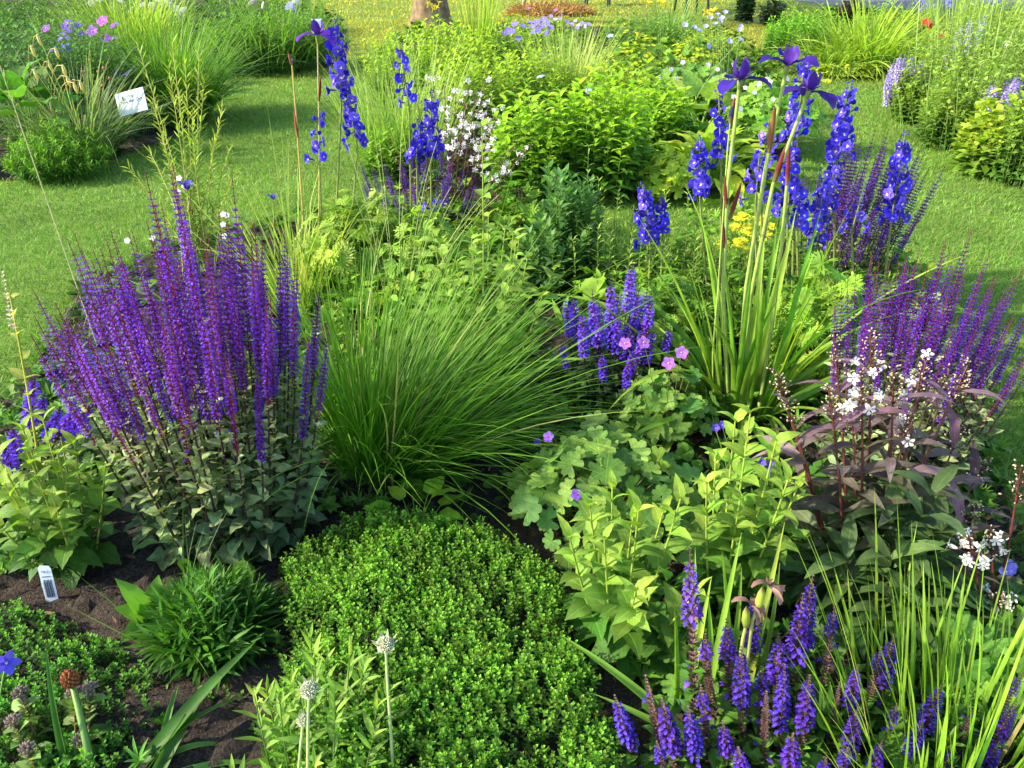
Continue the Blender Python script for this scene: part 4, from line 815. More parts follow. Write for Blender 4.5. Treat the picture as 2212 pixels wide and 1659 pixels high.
straps(e, [([.0, .0, 0], .78, .72, .36, .016, .5), ([.04, -.02, 0], .95, .8, .24, .013, .7), ([.02, .01, 0], .6, 1.1, .22, .009, 2.0), ([-.11, .02, 0], 1.9, 1.35, .30, .007, .35), ([.06, 0, 0], .15, .8, .22, .010, 1.9), ([-.09, .02, 0], 2.6, 1.0, .22, .008, 1.8), ([.05, .03, 0], 1.3, 1.1, .20, .008, 1.4), ([.03, .0, 0], .3, .6, .25, .009, 1.2), ([.01, 0, 0], .9, .9, .28, .010, 1.1)], (.05, .15, .02), (.12, .26, .04), fold=.55)
t = at(152, 1470, 1.05)-P0; s = G(); q = curve3([-.06, .01, 0], [-.05, .02, t[2]*.6], t-[0, 0, .02], 8); tubes(s, q, np.linspace(.009, .006, 8), (.12, .24, .04), 7); so = s.obj('stem', M_STEM, e)
g = G(); d = fib(60); stamp(g, bud((.24, .17, .08), .012, .0035, (.30, .10, .04)), t+d*[.010, .010, .016], nrm(d+[.1, 0, 1.3]), 1.0); g.obj('seed_head', M_DRY, so)
def mintish(label, base, tips, group=None):
    P0 = gp(*base); e = thing('clary', label, 'perennial', P0, group)
    for t in loc(P0, tips):
        q = curve3(t*[.5, .5, 0], t*[.8, .8, .55], t, 8); s = G(); tubes(s, q, np.linspace(.0026, .0018, 8), (.20, .09, .05), 6); so = s.obj('stem', M_STEM, e)
        g = G(); stem_leaves(g, q, .2, .85, 4, 2, .055, .04, .36, 'ovate', .8, 1.3, 1.0, (.11, .22, .05), (.20, .32, .08), k=6, jag=.08, roll=.4); g.obj('leaves', M_VEIN, so)
        g = G(); stem_leaves(g, cut(q, .72, 1.0), 0, 1, 9, 8, .017, .010, .30, 'ovate', .4, 1.1, .4, (.20, .26, .10), (.30, .22, .20), k=3, cj=.3); m = 14; i = R.integers(0, 8, 5)
        dd = fib(22, 0); stamp(g, bud((.26, .24, .12), .009, .003, (.30, .22, .26)), q[-1]+dd*.010, dd+[0, 0, .4], 1.0); g.obj('flower_head', M_LEAF, so)
mintish('stalky plant with pinkish green flower heads in the bottom left corner', (130, 1790), [(160, 1500, 1.05), (195, 1490, 1.06), (45, 1500, 1.05), (60, 1620, .95), (30, 1560, 1.0), (175, 1600, .98)])
P0 = gp(-10, 1640); t = at(14, 1432, 1.12)-P0; e = thing('bellflower_bloom', 'deep blue bell flower cut off by the left edge near the bottom', 'flower', P0); s = G(); tubes(s, curve3([0, 0, 0], t*[.5, .5, .7], t, 6), .002, MID, 5); so = s.obj('stem', M_STEM, e); g = G(); stamp(g, five_petal(.028, (.11, .09, .66), cup=.7, wid=.33), t[None], [[.5, -.5, .5]]); g.obj('flower', M_PETAL, so)
# leaning straw stalk
P0 = gp(215, 760); t = at(-8, 120, 2.6)-P0; e = thing('grass_stalk', 'long straw coloured stalk leaning across the upper left corner', 'stalk', P0); s = G(); q = curve3([0, 0, 0], t*[.45, .5, .56], t, 12); tubes(s, q, np.linspace(.0028, .0011, 12), (.62, .58, .30), 5); s.obj('stem', M_STEM, e)
g = G(); stem_leaves(g, cut(q, .8, 1), 0, 1, 12, 1, .03, .03, .06, 'lance', .2, .3, .3, STRAW, STRAW, k=2); g.obj('seed_spike', M_DRY, e)
P0 = gp(860, 700); e = thing('grass_stalks', 'loose pale flowering grass stems rising between the two grass tussocks', 'grass', P0)
for k in range(16):
    t = np.array([R.uniform(-.3, .45), R.uniform(-.1, .4), R.uniform(.45, .85)]); s = G(); q = curve3([t[0]*.2, t[1]*.2, 0], t*[.4, .4, .6], t, 8); tubes(s, q, np.linspace(.0016, .0007, 8), (.50, .50, .20), 4); s.obj('stem', M_STEM, e)

# labels in the ground
def txt(parent, s, size, x, z, mat, off=-.0015, name='lettering'):
    cu = bpy.data.curves.new(name, 'FONT'); cu.body = s; cu.size = size; cu.align_x = 'CENTER'; cu.extrude = .0004
    o = bpy.data.objects.new('tmp', cu); sc.collection.objects.link(o); dg = bpy.context.evaluated_depsgraph_get(); me = bpy.data.meshes.new_from_object(o.evaluated_get(dg)); bpy.data.objects.remove(o)
    me.materials.clear(); me.materials.append(mat); me.name = name; a = me.attributes.new('Col', 'FLOAT_COLOR', 'POINT'); a.data.foreach_set('color', [.12, .15, .22, 1]*len(me.vertices))
    q = link(name, me, parent, (x, off, z), (math.pi/2, 0, 0)); return q
def sign(label, base, cpx, wpx, hpx, lean, roll, lines, back=(.02, .03, .09), yaw=0.0, pw=.012):
    P0 = gp(*base); c = at(*cpx, P0[1])-P0; sl = math.hypot(P0[1], CAM_H-c[2]-P0[2]); w_, h2 = wpx/FP*sl, hpx/FP*sl
    e = thing('plant_sign', label, 'plant label', P0, 'plant name signs'); s = G(); box(s, -pw/2, pw/2, .004, .010, -.05, c[2]+h2*.2, (.05, .05, .06)); s.obj('post', M_PAINT, e, smooth=False)
    g = G(); box(g, -w_/2, w_/2, 0, .003, -h2/2, h2/2, (.80, .83, .90)); pl = g.obj('plate', M_PAINT, e, smooth=False); pl.location = (c[0], -.004, c[2]); pl.rotation_euler = (-lean, roll, yaw)
    g = G(); box(g, -w_/2-.004, w_/2+.004, .0035, .008, -h2/2-.004, h2/2+.004, back); g.obj('backing', M_PAINT, pl, smooth=False)
    for (t, sz, x, z) in lines: txt(pl, t, sz*h2, x*w_, z*h2, M_PAINT)
    return e, pl
e, pl = sign('white rectangular plant name sign tilted left in front of the left bed', (292, 330), (284, 220), 62, 46, .45, -.24, [('Aug', .17, 0, .24), ('Tanz der Dra', .20, 0, .0), ('. . . . . . .', .12, 0, -.25)])
e, pl = sign('small far white plant label before dark foliage beside the tall delphinium', (686, 150), (684, 57), 21, 27, .3, -.05, [('Iris', .22, 0, .05)], (.25, .28, .3))
P0 = gp(122, 1318)+[0, 0, .040]; e = thing('plant_tag', 'small white plastic plant tag with barcode stuck in soil at the left', 'plant label', P0); e.rotation_euler = (-.20, .0, .15)
g = G(); wt, ht = .0145, .092; v = [[-wt, 0, -.07], [wt, 0, -.07], [wt, 0, ht-.012], [-wt, 0, ht-.006], [wt*.8, 0, ht-.004], [-wt*.65, 0, ht]]; v2 = [[x, .0012, z] for x, _, z in v]
g.add(v+v2, [[0, 1, 2, 3], [3, 2, 4, 5], [7, 6, 9, 8], [8, 9, 11, 10], [1, 0, 6, 7], [2, 1, 7, 8], [4, 2, 8, 10], [5, 4, 10, 11], [3, 5, 11, 9], [0, 3, 9, 6]], (.78, .80, .84)); pl = g.obj('plate', M_PAINT, e, smooth=False)
g = G()
for k in range(11): x = -.010+.0018*k; box(g, x, x+[.0005, .0011, .0007][k % 3], -.0009, -.0002, .004, .052-(.006 if k % 4 == 0 else 0), (.05, .05, .08))
box(g, -.010, .010, -.0009, -.0002, .060, .0615, (.05, .05, .08)); g.obj('barcode', M_PAINT, pl, smooth=False); txt(pl, 'Yd. C', .008, 0, .072, M_PAINT, -.0008)
P0 = gp(1203, 800); e = thing('plant_tag', 'narrow white plastic tag leaning in front of the short bright sage', 'plant label', P0); e.rotation_euler = (-.1, -.25, .3); g = G(); box(g, -.010, .010, 0, .0012, -.03, .10, (.8, .82, .86)); pl = g.obj('plate', M_PAINT, e, smooth=False)
g = G()
for k in range(3): box(g, -.006, .006, -.0008, -.0002, .03+.018*k, .035+.018*k, (.08, .08, .12))
g.obj('print', M_PAINT, pl, smooth=False)

# ============================================================ MIDDLE BED
def BB(name, label, cat, base, ty, dx, n, **kw):
    P0 = gp(*base); return bushy(name, label, cat, P0, hz(base, ty), rw(base, dx), n, **kw)
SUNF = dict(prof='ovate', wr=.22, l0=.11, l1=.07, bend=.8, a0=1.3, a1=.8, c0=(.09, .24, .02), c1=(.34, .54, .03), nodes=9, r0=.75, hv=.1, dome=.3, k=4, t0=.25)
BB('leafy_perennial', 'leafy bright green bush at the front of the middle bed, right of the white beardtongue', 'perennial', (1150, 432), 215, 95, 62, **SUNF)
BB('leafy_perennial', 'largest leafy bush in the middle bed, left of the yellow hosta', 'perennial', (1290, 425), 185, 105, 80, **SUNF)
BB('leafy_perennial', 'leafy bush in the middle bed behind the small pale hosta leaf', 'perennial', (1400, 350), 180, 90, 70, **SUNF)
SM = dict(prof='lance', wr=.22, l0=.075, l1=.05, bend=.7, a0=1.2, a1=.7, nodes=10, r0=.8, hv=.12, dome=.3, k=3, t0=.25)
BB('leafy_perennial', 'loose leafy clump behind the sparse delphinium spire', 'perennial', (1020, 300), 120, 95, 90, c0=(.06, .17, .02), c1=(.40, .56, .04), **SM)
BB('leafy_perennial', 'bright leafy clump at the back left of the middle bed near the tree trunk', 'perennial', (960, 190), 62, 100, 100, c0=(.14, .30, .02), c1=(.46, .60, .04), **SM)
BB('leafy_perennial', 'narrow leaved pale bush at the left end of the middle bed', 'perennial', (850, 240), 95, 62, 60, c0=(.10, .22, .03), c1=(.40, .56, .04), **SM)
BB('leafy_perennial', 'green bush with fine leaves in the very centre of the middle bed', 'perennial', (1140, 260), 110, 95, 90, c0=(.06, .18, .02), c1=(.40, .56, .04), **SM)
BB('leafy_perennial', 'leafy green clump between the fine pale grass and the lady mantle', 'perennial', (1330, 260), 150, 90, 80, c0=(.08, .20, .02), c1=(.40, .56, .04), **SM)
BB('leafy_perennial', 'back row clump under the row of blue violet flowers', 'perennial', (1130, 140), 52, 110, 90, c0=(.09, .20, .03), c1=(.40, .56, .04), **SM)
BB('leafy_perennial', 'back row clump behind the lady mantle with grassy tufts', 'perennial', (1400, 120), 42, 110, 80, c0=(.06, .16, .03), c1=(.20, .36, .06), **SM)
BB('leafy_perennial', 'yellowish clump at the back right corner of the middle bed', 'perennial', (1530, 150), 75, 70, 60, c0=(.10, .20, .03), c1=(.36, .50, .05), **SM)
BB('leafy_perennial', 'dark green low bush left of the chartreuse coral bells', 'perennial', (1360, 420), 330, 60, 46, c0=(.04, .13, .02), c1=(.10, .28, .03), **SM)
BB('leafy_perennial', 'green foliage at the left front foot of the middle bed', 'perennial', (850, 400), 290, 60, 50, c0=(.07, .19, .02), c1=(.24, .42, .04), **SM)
def mantle(label, base, ty, dx, n, c, cy, name='lady_mantle', cat="lady's mantle"):
    P0 = gp(*base); h, r = hz(base, ty), rw(base, dx); e = geranium(label, P0, h*.9, r, n, .055, c, cat, name=name)
    m = 900; d = fib(m, 0)+R.normal(0, .08, (m, 3)); P = d*[r, r, h]*R.uniform(.75, 1.05, (m, 1)); P[:, 2] = np.maximum(P[:, 2], .05); g = G()
    stamp(g, YF, P, nrm(d+[0, 0, .6]), R.uniform(.5, 1.2, m)*(r/.35)**.3, None, vary(np.array(cy)/[.72, .70, .03], m, .15)); g.obj('flower_heads', M_LEAF, e); return e
mantle('frothy yellow green lady mantle in the middle bed behind the fine pale grass', (1370, 230), 78, 110, 130, (.14, .28, .03), (.48, .56, .035))
mantle('second lady mantle mound near the pale blue bellflowers', (1500, 210), 70, 80, 110, (.14, .28, .03), (.44, .52, .035))
mantle('yellow green frothy clump at the back left of the middle bed', (1040, 160), 75, 70, 90, (.14, .28, .03), (.36, .50, .04))
tuft('ornamental_grass', 'fine pale upright grass tuft in the middle bed below the violet flowers', 'grass', gp(1225, 240), 420, .62, .0035, .45, .16, .35, (.34, .46, .10), (.46, .52, .18), 5, .2)
tuft('ornamental_grass', 'thin light grass at the left front corner of the middle bed', 'grass', gp(835, 370), 320, .62, .003, .45, .16, .4, (.20, .36, .05), (.40, .48, .14), 5, .25)
tuft('ornamental_grass', 'second thin grass clump left of the white beardtongue flowers', 'grass', gp(910, 390), 260, .66, .003, .4, .16, .4, (.20, .36, .05), (.40, .48, .14), 5, .25)
tuft('ornamental_grass', 'green grassy leaves at the back of the middle bed below the garden chair', 'grass', gp(1440, 105), 300, .62, .006, .6, .2, .9, (.12, .26, .05), (.30, .42, .10), 5, .2)
tuft('ornamental_grass', 'tall yellow green grass stems at the back, right of the yellow daylilies', 'grass', gp(1035, 110), 90, 1.05, .006, .28, .2, .15, (.32, .44, .06), (.42, .48, .10), 5, .15)
tuft('sedge', 'small pale green sedge clump on the front edge of the middle bed', 'sedge', gp(1275, 428), 200, .22, .003, 1.1, .06, 1.1, (.20, .34, .06), (.40, .46, .10), 5, .2)
tuft('sedge', 'small yellowish sedge clump on the lawn edge right of the green one', 'sedge', gp(1330, 424), 160, .16, .003, 1.1, .05, 1.1, (.34, .42, .05), (.46, .46, .10), 5, .2)
rosette('hosta', 'large yellow green hosta with pointed leaves behind the right delphiniums', 'hosta', gp(1525, 400), 84, .26, .27, (.28, .44, .025), (.52, .60, .04), el=(.2, 1.25), bend=.9, stalk=.85, h=.10, rr=.12, k=8)
rosette('hosta', 'single large pale hosta leaf cluster behind the yellow hosta', 'hosta', gp(1510, 290), 9, .34, .36, (.26, .42, .06), (.34, .48, .10), el=(.6, 1.35), bend=.5, stalk=.8, h=.1)
geranium('chartreuse coral bells at the front corner of the middle bed', gp(1440, 425), .28, .25, 230, .042, (.22, .38, .02), 'coral bells', name='coral_bells', c2=(.60, .66, .05))
geranium('light green cranesbill with tiny pale flowers at the right end of the middle bed', gp(1660, 330), .50, .34, 260, .045, (.12, .30, .03), flowers=[at(px, py, gp(1660, 330)[1]-.1+R.uniform(-.25, .25)) for px, py in ((1640, 182), (1663, 178), (1655, 172), (1700, 170), (1630, 200), (1610, 190), (1585, 210), (1648, 230), (1600, 235), (1670, 215), (1690, 250), (1720, 262), (1640, 262))], ft=five_petal(.02, (.72, .68, .80)), c2=(.26, .44, .05))
geranium('dark leaved cranesbill sprinkled with lilac flowers in front of the lady mantle', gp(1490, 260), .48, .36, 240, .045, (.05, .15, .025), flowers=[at(px, py, gp(1490, 260)[1]+R.uniform(-.2, .2)) for px, py in ((1450, 150), (1475, 135), (1500, 150), (1530, 140), (1540, 165), (1462, 170), (1490, 175), (1425, 168), (1570, 170), (1550, 150), (1585, 140), (1560, 195), (1512, 205), (1440, 190))], ft=five_petal(.022, (.60, .50, .74)), c2=(.16, .32, .04))
def flower_group(name, label, base, pts, tmpl, dy=.25, s=1.0, cat='flower', face=(0, -.6, .8), group=None):
    P0 = gp(*base); e = thing(name, label, cat, P0, group)
    for px, py in pts:
        t = at(px, py, P0[1]+R.uniform(-dy, dy))-P0; g = G(); b_ = t*[.6, .6, 0]; tubes(g, curve3(b_, b_+(t-b_)*[.3, .3, .6], t, 5), .0022, (.22, .34, .07), 4); so = g.obj('flower_stalk', M_STEM, e)
        g = G(); stamp(g, tmpl, t[None], nrm(np.array([face])+R.normal(0, .3, (1, 3))), s*R.uniform(.85, 1.15)); g.obj('flower', M_PETAL, so)
    return e
flower_group('meadow_cranesbill', 'row of blue violet flowers at the back of the middle bed', (1180, 160), [(1090, 72), (1098, 66), (1112, 52), (1105, 68), (1120, 83), (1130, 56), (1145, 48), (1150, 58), (1160, 48), (1163, 65), (1172, 55), (1175, 42), (1180, 72), (1183, 50), (1152, 70), (1190, 60)], five_petal(.042, (.25, .18, .66)))
flower_group('meadow_cranesbill', 'row of pale lilac flowers right of the blue violet ones', (1250, 150), [(1225, 48), (1235, 52), (1243, 45), (1250, 55), (1258, 50), (1265, 57), (1272, 52), (1200, 42), (1190, 35), (1210, 40), (1280, 58), (1247, 60)], five_petal(.028, (.42, .34, .62)))
flower_group('pink_flowers', 'few tiny pink flowers at the very back of the middle bed', (1210, 110), [(1200, 22), (1213, 32), (1142, 18), (1188, 48)], five_petal(.035, (.62, .16, .55)))
flower_group('blue_flax', 'single pale blue blossoms scattered over the leafy bushes', (1300, 300), [(1272, 196), (1168, 166), (1318, 78), (1280, 236), (1600, 85), (1385, 205)], five_petal(.030, (.42, .44, .80)), dy=.4)
flower_group('peach_bellflower', 'pale blue bellflowers on tall stems at the right back of the middle bed', (1580, 230), [(1500, 60), (1510, 68), (1525, 58), (1550, 32), (1555, 47), (1560, 40), (1545, 52), (1480, 55), (1600, 58), (1597, 66), (1575, 90), (1530, 100), (1567, 28), (1535, 38)], five_petal(.030, (.46, .44, .82), cup=.7))
def lily():
    g = G(); az = np.arange(6)*1.047; leaves(g, np.zeros((6, 3)), np.c_[np.cos(az)*.7, np.sin(az)*.7, np.ones(6)], .075, .012, (.82, .66, .02), 'lance', .9, .3, 5, 0); tubes(g, [[0, 0, -.03], [0, 0, 0], [0, 0, .02]], [.004, .007, .010], (.6, .6, .05), 5); return g.arr()
LILY = lily()
flower_group('daylily', 'yellow daylily blooms in front of the big tree trunk', (950, 110), [(925, 12), (940, 18), (948, 8), (935, 22), (1075, 54), (1012, 45)], LILY, .1, 1.0, 'daylily', (.2, -.3, 1))
flower_group('daylily', 'yellow daylily bloom beside the garden chair legs', (1535, 170), [(1530, 35), (1522, 30), (1540, 28)], LILY, .1, 1.05, 'daylily', (.1, -.2, 1))
flower_group('daylily', 'yellow daylily blooms at the top edge above the lady mantle', (1430, 150), [(1430, 8), (1436, 14), (1398, 10), (1425, 2), (1376, 80)], LILY, .1, 1.0, 'daylily', (.2, -.2, 1))

# ============================================================ LEFT BED
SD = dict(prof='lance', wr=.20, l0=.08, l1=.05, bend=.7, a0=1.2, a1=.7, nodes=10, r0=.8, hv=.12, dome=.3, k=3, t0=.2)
P0 = gp(25, 375); e = rosette('waxbell', 'big leaved plant with drooping yellow buds at the left edge', 'perennial', P0+[0, .35, 0], 34, .24, .42, (.05, .15, .02), (.13, .30, .04), el=(.5, 1.35), bend=.9, stalk=1.4, h=.30, rr=.1)
for k, t in enumerate(loc(P0, [(18, 90, P0[1]), (45, 150, P0[1]), (75, 160, P0[1]-.2), (85, 185, P0[1]-.2), (100, 200, P0[1]-.3), (60, 120, P0[1]), (10, 170, P0[1]-.2), (115, 195, P0[1]-.2), (5, 115, P0[1])])):
    q = curve3(t*[.4, .3, .15], t*[.7, .7, .9]+[0, 0, .12], t, 7); s = G(); tubes(s, q, .003, (.42, .34, .10), 4); so = s.obj('flower_stalk', M_STEM, e); g = G(); stamp(g, bud((.62, .56, .22), .07, .012, (.70, .55, .15)), q[-1:], [[.1, 0, -1]], 1.0); g.obj('bud', M_PETAL, so)
tuft('ornamental_grass', 'blue green grass clump with brown seed tips in front of the left bed', 'grass', gp(190, 345), 520, .60, .0032, .75, .15, 1.0, (.16, .26, .10), (.34, .42, .18), 7, .3, (.05, 0), None, .05)
P0 = gp(190, 340); e = thing('flower_stalks', 'stiff seed stalks with brown tips rising from the blue green grass', 'stalk', P0)
for t in loc(P0, [(135, 160, P0[1]), (178, 155, P0[1]), (195, 130, P0[1]), (212, 155, P0[1]), (224, 147, P0[1]), (237, 170, P0[1]), (148, 210, P0[1]), (222, 185, P0[1])]):
    s = G(); tubes(s, curve3(t*[.3, 0, 0], t*[.7, 1, .5], t, 6), .0028, (.34, .38, .12), 4); so = s.obj('stem', M_STEM, e); g = G(); ball(g, t, .012, (.34, .18, .10), 6, 4); g.obj('seed_head', M_DRY, so)
P0 = gp(135, 382); cz = G(); bushy('spurge', 'low rounded bright green mound at the lawn edge under the blue green grass', 'perennial', P0, .30, .33, 190, nodes=10, per=3, l0=.05, l1=.035, wr=.13, prof='lance', bend=.5, a0=1.3, a1=.7, c0=(.05, .16, .015), c1=(.18, .38, .03), r0=.6, dome=.55, k=2, t0=.3)
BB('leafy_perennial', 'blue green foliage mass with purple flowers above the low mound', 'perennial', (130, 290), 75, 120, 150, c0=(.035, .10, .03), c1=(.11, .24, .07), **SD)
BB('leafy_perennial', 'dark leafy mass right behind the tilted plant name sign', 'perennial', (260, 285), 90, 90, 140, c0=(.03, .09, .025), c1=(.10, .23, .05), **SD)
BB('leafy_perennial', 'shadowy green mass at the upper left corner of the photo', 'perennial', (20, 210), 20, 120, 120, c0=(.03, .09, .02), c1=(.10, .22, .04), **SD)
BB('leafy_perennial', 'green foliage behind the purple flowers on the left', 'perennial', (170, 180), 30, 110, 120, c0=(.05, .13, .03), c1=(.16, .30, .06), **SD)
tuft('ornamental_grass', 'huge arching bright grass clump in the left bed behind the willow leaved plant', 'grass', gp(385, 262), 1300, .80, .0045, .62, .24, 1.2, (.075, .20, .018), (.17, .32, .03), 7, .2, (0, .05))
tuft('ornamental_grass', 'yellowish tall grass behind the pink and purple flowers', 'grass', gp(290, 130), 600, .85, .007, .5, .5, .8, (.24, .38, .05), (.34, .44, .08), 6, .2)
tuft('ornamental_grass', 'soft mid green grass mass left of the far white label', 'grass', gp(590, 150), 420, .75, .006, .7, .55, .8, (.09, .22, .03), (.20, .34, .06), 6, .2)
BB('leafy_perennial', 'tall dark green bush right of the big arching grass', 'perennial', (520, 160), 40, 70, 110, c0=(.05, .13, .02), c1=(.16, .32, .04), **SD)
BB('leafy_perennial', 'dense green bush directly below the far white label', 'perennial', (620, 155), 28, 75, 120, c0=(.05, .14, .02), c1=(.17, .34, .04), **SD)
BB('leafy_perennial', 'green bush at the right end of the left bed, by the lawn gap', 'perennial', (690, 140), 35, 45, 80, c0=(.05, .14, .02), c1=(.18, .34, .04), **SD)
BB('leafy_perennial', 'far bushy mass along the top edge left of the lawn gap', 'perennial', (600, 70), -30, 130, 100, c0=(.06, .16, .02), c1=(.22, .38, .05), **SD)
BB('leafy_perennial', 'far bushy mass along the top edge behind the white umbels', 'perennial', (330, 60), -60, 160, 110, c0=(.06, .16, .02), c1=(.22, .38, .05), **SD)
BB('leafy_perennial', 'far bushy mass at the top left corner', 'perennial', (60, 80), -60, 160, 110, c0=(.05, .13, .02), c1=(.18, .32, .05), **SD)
um = G(); d = fib(60, .3); stamp(um, bud((.7, .7, .62), .012, .007), d*[.05, .05, .02], [0, 0, 1], 1.0); UMB = um.arr()
flower_group('cow_parsley', 'cloud of small white umbels at the top edge on the left', (300, 110), [(200, 8), (215, 3), (245, 12), (262, 6), (270, 18), (285, 22), (300, 6), (345, 2), (352, 8), (362, 4), (372, 14), (380, 20), (392, 28), (398, 22), (388, 35), (310, 12), (330, 15), (250, 20), (545, 8), (570, 12), (640, 6)], UMB, .4)
flower_group('cranesbill', 'cluster of mauve cranesbill flowers at the upper left', (150, 220), [(148, 45), (155, 52), (140, 58), (160, 60), (150, 68), (135, 75), (165, 75), (145, 82), (172, 68), (178, 75), (130, 85), (152, 58), (143, 50), (168, 55)], five_petal(.032, (.24, .12, .56)), .15)
flower_group('cranesbill', 'blue flower clump just under the mauve cluster on the left', (150, 260), [(122, 104), (130, 100), (138, 102), (144, 98), (148, 106), (135, 108), (115, 108)], five_petal(.034, (.16, .15, .55)), .1)
flower_group('globe_flowers', 'five large purple and pink blooms left of the big arching grass', (240, 260), [(200, 68), (222, 46), (248, 56), (228, 84), (245, 84), (100, 62), (168, 90)], five_petal(.048, (.36, .10, .58)), .1)
flower_group('cranesbill', 'three small violet flowers just above the tilted plant name sign', (270, 290), [(252, 160), (268, 163), (278, 158)], five_petal(.034, (.20, .13, .62)), .05)
flower_group('bluebell_flowers', 'blue flower at the top edge above the far white label', (635, 110), [(628, 8), (632, 18), (625, 15)], five_petal(.06, (.30, .30, .75)), .1)

# ============================================================ RIGHT AND BACK BEDS
BB('leafy_perennial', 'bright green bush at the left of the right rear bed', 'perennial', (1700, 140), 35, 60, 120, c0=(.06, .20, .02), c1=(.22, .48, .04), **SM)
BB('leafy_perennial', 'green bush in the middle of the right rear bed', 'perennial', (1760, 120), 30, 60, 100, c0=(.05, .17, .02), c1=(.20, .42, .04), **SM)
tuft('daylily', 'arching lime green leaf clump in the right rear bed', 'daylily', gp(1870, 150), 900, .75, .011, 1.0, .42, 1.3, (.26, .42, .04), (.40, .50, .06), 7, .2)
tuft('daylily', 'lower arching leaf clump left of the lime one in the right rear bed', 'daylily', gp(1790, 158), 420, .50, .010, 1.1, .3, 1.3, (.20, .36, .04), (.36, .46, .07), 6, .2)
rosette('hosta', 'small yellow leaved plant on the lawn edge of the right rear bed', 'hosta', gp(1765, 166), 26, .15, .33, (.40, .48, .04), (.5, .54, .06), rr=.3, h=.05, split=False)
mantle('low yellow green flowering mound at the front of the right rear bed', (1840, 166), 128, 50, 80, (.2, .34, .04), (.46, .50, .06))
BB('leafy_perennial', 'tall lime foliage at the top of the right rear bed near the road', 'perennial', (1900, 110), 18, 70, 100, c0=(.10, .24, .02), c1=(.32, .50, .05), **SM)
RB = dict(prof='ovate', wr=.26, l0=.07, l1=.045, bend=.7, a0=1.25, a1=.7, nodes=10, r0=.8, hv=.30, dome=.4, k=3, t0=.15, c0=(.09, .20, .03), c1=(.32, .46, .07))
BB('leafy_perennial', 'bushy plant at the tip of the right bed under the lavender spikes', 'perennial', (1965, 262), 130, 52, 90, **RB)
BB('leafy_perennial', 'leafy mass in the right bed behind its tip', 'perennial', (2040, 240), 85, 80, 140, **RB)
BB('leafy_perennial', 'leafy mass on the lawn edge halfway down the right bed', 'perennial', (2050, 318), 150, 75, 130, **RB)
BB('leafy_perennial', 'broad yellow green leaves low on the lawn edge of the right bed', 'perennial', (2130, 375), 230, 70, 80, prof='ovate', wr=.36, l0=.11, l1=.07, bend=.8, a0=1.2, a1=.7, nodes=7, r0=.8, hv=.14, dome=.4, k=4, t0=.15, c0=(.14, .26, .03), c1=(.42, .52, .06))
BB('leafy_perennial', 'leafy mass at the right edge of the photo above the lawn', 'perennial', (2205, 395), 190, 75, 120, **RB)
BB('leafy_perennial', 'tall leafy mass at the right edge behind the lavender flowers', 'perennial', (2170, 290), 75, 95, 150, **RB)
BB('leafy_perennial', 'leafy mass in the right bed near the red flowers', 'perennial', (2110, 190), 40, 100, 140, **RB)
BB('leafy_perennial', 'far leafy mass of the right bed at the top right corner', 'perennial', (2210, 160), 30, 90, 100, **RB)
tuft('daylily', 'upright iris like leaves at the top right below the blue irises', 'iris', gp(2080, 160), 200, .95, .009, .30, .4, .25, (.24, .38, .06), (.34, .44, .10), 5, .15)
lavm = [salvia_spike(16, .20, cf=(.36, .30, .60), cc=(.30, .27, .48), size=2.0).mesh('flower_spike', M_SPIKE) for _ in range(4)]
def spires(name, label, base, pts, L, ms, cat='perennial', dy=.2, Lm=.20, sc_=1.0):
    P0 = gp(*base); e = thing(name, label, cat, P0)
    for px, py in pts:
        t = at(px, py, P0[1]+R.uniform(-dy, dy))-P0; b_ = t*[.7, .7, 0]; m = t-(t-b_)*(L/max(t[2], L+.05)); s = G(); tubes(s, np.array([b_, (b_+m)/2, m]), .003, (.16, .2, .08), 4); so = s.obj('stem', M_STEM, e)
        d = Vector(t-m); o = link('flower_spike', ms[int(R.integers(len(ms)))], so, m, d.to_track_quat('Z', 'Y').to_euler()); o.scale = (1.3*sc_, 1.3*sc_, d.length/Lm)
spires('catmint', 'pale lavender catmint spikes at the tip of the right bed', (1965, 250), [(1925, 140), (1932, 130), (1940, 138), (1948, 128), (1955, 120), (1962, 125), (1970, 118), (1950, 145), (1935, 150), (1920, 155), (1943, 118), (1990, 130), (1998, 125), (1985, 138), (2002, 135), (1915, 165), (1958, 140), (1975, 135)], .24, lavm)
spires('catmint', 'pale lavender catmint spikes at the right edge of the photo', (2170, 330), [(2130, 185), (2140, 178), (2150, 180), (2175, 170), (2185, 165), (2192, 172), (2200, 160), (2208, 168), (2165, 185), (2125, 200), (2180, 185), (2205, 190)], .24, lavm)
spires('speedwell', 'tall slim grey violet flower spires in the right bed', (2110, 200), [(2070, 60), (2078, 52), (2095, 35), (2100, 45), (2120, 30), (2125, 40), (2130, 25), (2045, 110), (2060, 85), (2180, 130), (2200, 135), (2205, 100)], .32, lavm, sc_=.75)
spires('salvia', 'dark violet spike poking out at the right edge of the right bed', (2195, 330), [(2190, 165), (2203, 150), (2180, 200)], .3, VARD, 'salvia', .05, .30)
tuft('ornamental_grass', 'thin upright stems poking through the front of the right bed', 'grass', gp(2060, 300), 120, .55, .0035, .4, .5, .3, (.24, .36, .08), (.40, .44, .16), 5, .25)
tuft('ornamental_grass', 'loose tall stems in the right bed behind the lavender spikes', 'grass', gp(2150, 240), 160, .80, .0045, .35, .7, .3, (.24, .36, .08), (.40, .44, .16), 5, .25)
P0 = gp(2080, 130); e = thing('iris', 'row of light blue irises at the top right before the road', 'iris', P0)
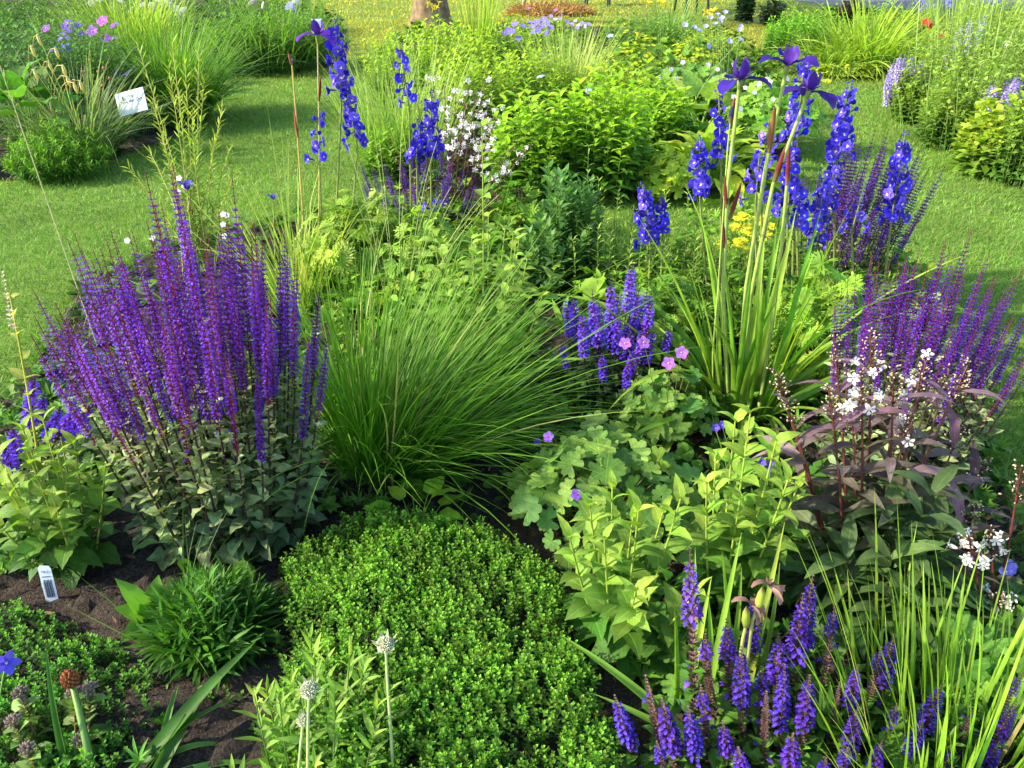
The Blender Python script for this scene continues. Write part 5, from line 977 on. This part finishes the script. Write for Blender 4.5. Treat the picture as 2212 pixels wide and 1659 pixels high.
for px, py in ((2003, 20), (2012, 14), (2048, 14), (2085, 24), (2095, 18), (2120, 10), (2060, 5), (1990, 4), (2150, 14), (2135, 6)):
    t = at(px, py, P0[1]+R.uniform(-.3, .3))-P0; q = curve3(t*[.8, .8, 0], t*[.85, .85, .6], t, 6); f = iris_flower(1.15, .4, c=(.16, .15, .62), c2=(.22, .20, .66)); iris_stem(e, q, f, [], .005, (.30, .38, .12))
flower_group('poppies', 'two small orange red flowers in the right bed', (2080, 200), [(2005, 55), (2030, 76), (2000, 50)], five_petal(.045, (.62, .06, .03), cup=.6), .1)
flower_group('white_poppy', 'single round white bloom at the right in the right bed', (2180, 230), [(2177, 98)], five_petal(.04, (.82, .80, .76), cup=.9), .01)
BB('shrub', 'small dark upright shrub beyond the lawn, left of the right rear bed', 'shrub', (1605, 50), -10, 18, 30, prof='ovate', wr=.4, l0=.12, l1=.09, nodes=7, c0=(.02, .05, .02), c1=(.05, .10, .04), r0=.5, k=3)
BB('shrub', 'second dark little shrub beyond the lawn behind the right rear bed', 'shrub', (1665, 55), 5, 25, 26, prof='ovate', wr=.4, l0=.12, l1=.09, nodes=6, c0=(.03, .05, .03), c1=(.07, .10, .05), r0=.5, k=3)
BB('shrub', 'dark purple leaved shrub in front of the road', 'shrub', (1835, 60), 14, 35, 26, prof='ovate', wr=.4, l0=.14, l1=.1, nodes=6, c0=(.05, .035, .03), c1=(.09, .06, .05), r0=.6, k=3)

# ============================================================ BEYOND
def tree(label, base, wpx, H, crown_r, crown_z, n, c0, c1, name='tree', barkc=(.17, .12, .07), lean=0.0, fork=5):
    P0 = gp(*base); r = rw(base, wpx/2); e = thing(name, label, 'tree', P0); g = G(); K = 14; z = np.linspace(-.1, crown_z, K)
    rr = r*(1+.55*np.exp(-z*2.6))*np.linspace(1, .62, K); tubes(g, np.c_[np.sin(z*.5)*.05+lean*z, np.cos(z*.7)*.05, z], rr, barkc, 16); v = g.v[0]; a = np.arctan2(v[:, 1], v[:, 0]); v *= 1+(.05*np.sin(a*7+v[:, 2]*2)*np.array([[1], [1], [0]])).T
    for k in range(fork):
        a = k*2.4; t = np.array([math.cos(a)*crown_r*.7, math.sin(a)*crown_r*.7, crown_z+(H-crown_z)*.55]); b_ = np.array([0, 0, crown_z*.85]); tubes(g, curve3(b_, b_+(t-b_)*[.4, .4, .6], t, 8), np.linspace(r*.45, r*.1, 8), barkc, 7)
    g.obj('trunk', M_WOOD, e); cg = G(); cz = (H+crown_z)/2+.3; nc = 46; d = R.normal(0, 1, (nc, 3)); d = nrm(d)*R.uniform(.35, 1, (nc, 1))**.5; cc = d*[crown_r, crown_r, (H-crown_z)*.55]+[0, 0, cz]; i = R.integers(0, nc, n)
    P = cc[i]+R.normal(0, 1, (n, 3))*crown_r*.16; leaves(cg, P, R.normal(0, 1, (n, 3)), .16, .055, vary(lerp(c0, c1, R.uniform(0, 1, n)), n, .15), 'ovate', .5, .2, 2, 1.0); cg.obj('crown', M_LEAF, e); return e
tree('broad old tree trunk with light left side behind the middle bed', (930, 54), 62, 9, 3.2, 3.2, 9000, (.06, .15, .02), (.14, .28, .04))
tree('slender pale trunk beyond the lawn right of the big tree trunk', (1132, 24), 7, 6.5, 1.6, 2.4, 3500, (.06, .16, .02), (.16, .3, .04), barkc=(.42, .36, .26), fork=4)
tree('thin twin trunk farther back right of the slender one', (1145, 20), 4, 6, 1.4, 2.4, 2500, (.06, .16, .02), (.16, .3, .04), barkc=(.40, .34, .26), fork=3)
# brown heap of dry grass
P0 = gp(1190, 32); n = 1400; g = G(); d = fib(n, 0); leaves(g, d*[.8, .45, .17], nrm(d+R.normal(0, .9, (n, 3))), .17, .006, vary((.36, .20, .07), n, .3), 'grass', .8, None, 4, 1.0); ball(g, [0, 0, 0], .5, (.20, .11, .04), 12, 8, .25)
o = g.obj('hay_heap', M_DRY); o.location = tuple(P0); tag(o, 'heap of rusty brown dry plant litter on the lawn at the top edge', 'heap')
def chair(label, base, rz, c=(.012, .04, .035)):
    P0 = gp(*base); e = thing('garden_chair', label, 'chair', P0, 'garden chairs on the far lawn'); e.rotation_euler = (0, 0, rz)
    for sx in (-1, 1):
        for sy in (-1, 1): g = G(); tubes(g, [[sx*.25, sy*.24, 0], [sx*.235, sy*.22, .22], [sx*.22, sy*.20, .43]], [.022, .024, .026], c, 8); g.obj('leg', M_PAINT, e)
        g = G(); tubes(g, [[sx*.26, -.22, .43], [sx*.27, -.2, .64], [sx*.27, .1, .66], [sx*.25, .25, .62]], .018, c, 8); g.obj('armrest', M_PAINT, e)
    g = G(); box(g, -.25, .25, -.24, .24, .42, .45, c); g.obj('seat', M_PAINT, e, smooth=False)
    g = G()
    for k in range(5): box(g, -.21+.09*k, -.15+.09*k, .235, .255, .45, .88, c)
    box(g, -.25, .25, .23, .26, .86, .92, c); g.obj('backrest', M_PAINT, e, smooth=False)
chair('dark green garden chair at the top edge, its legs beside the yellow daylily', (1492, 30), .3)
chair('second dark garden chair farther back behind the pale flowers', (1290, 12), -.2)
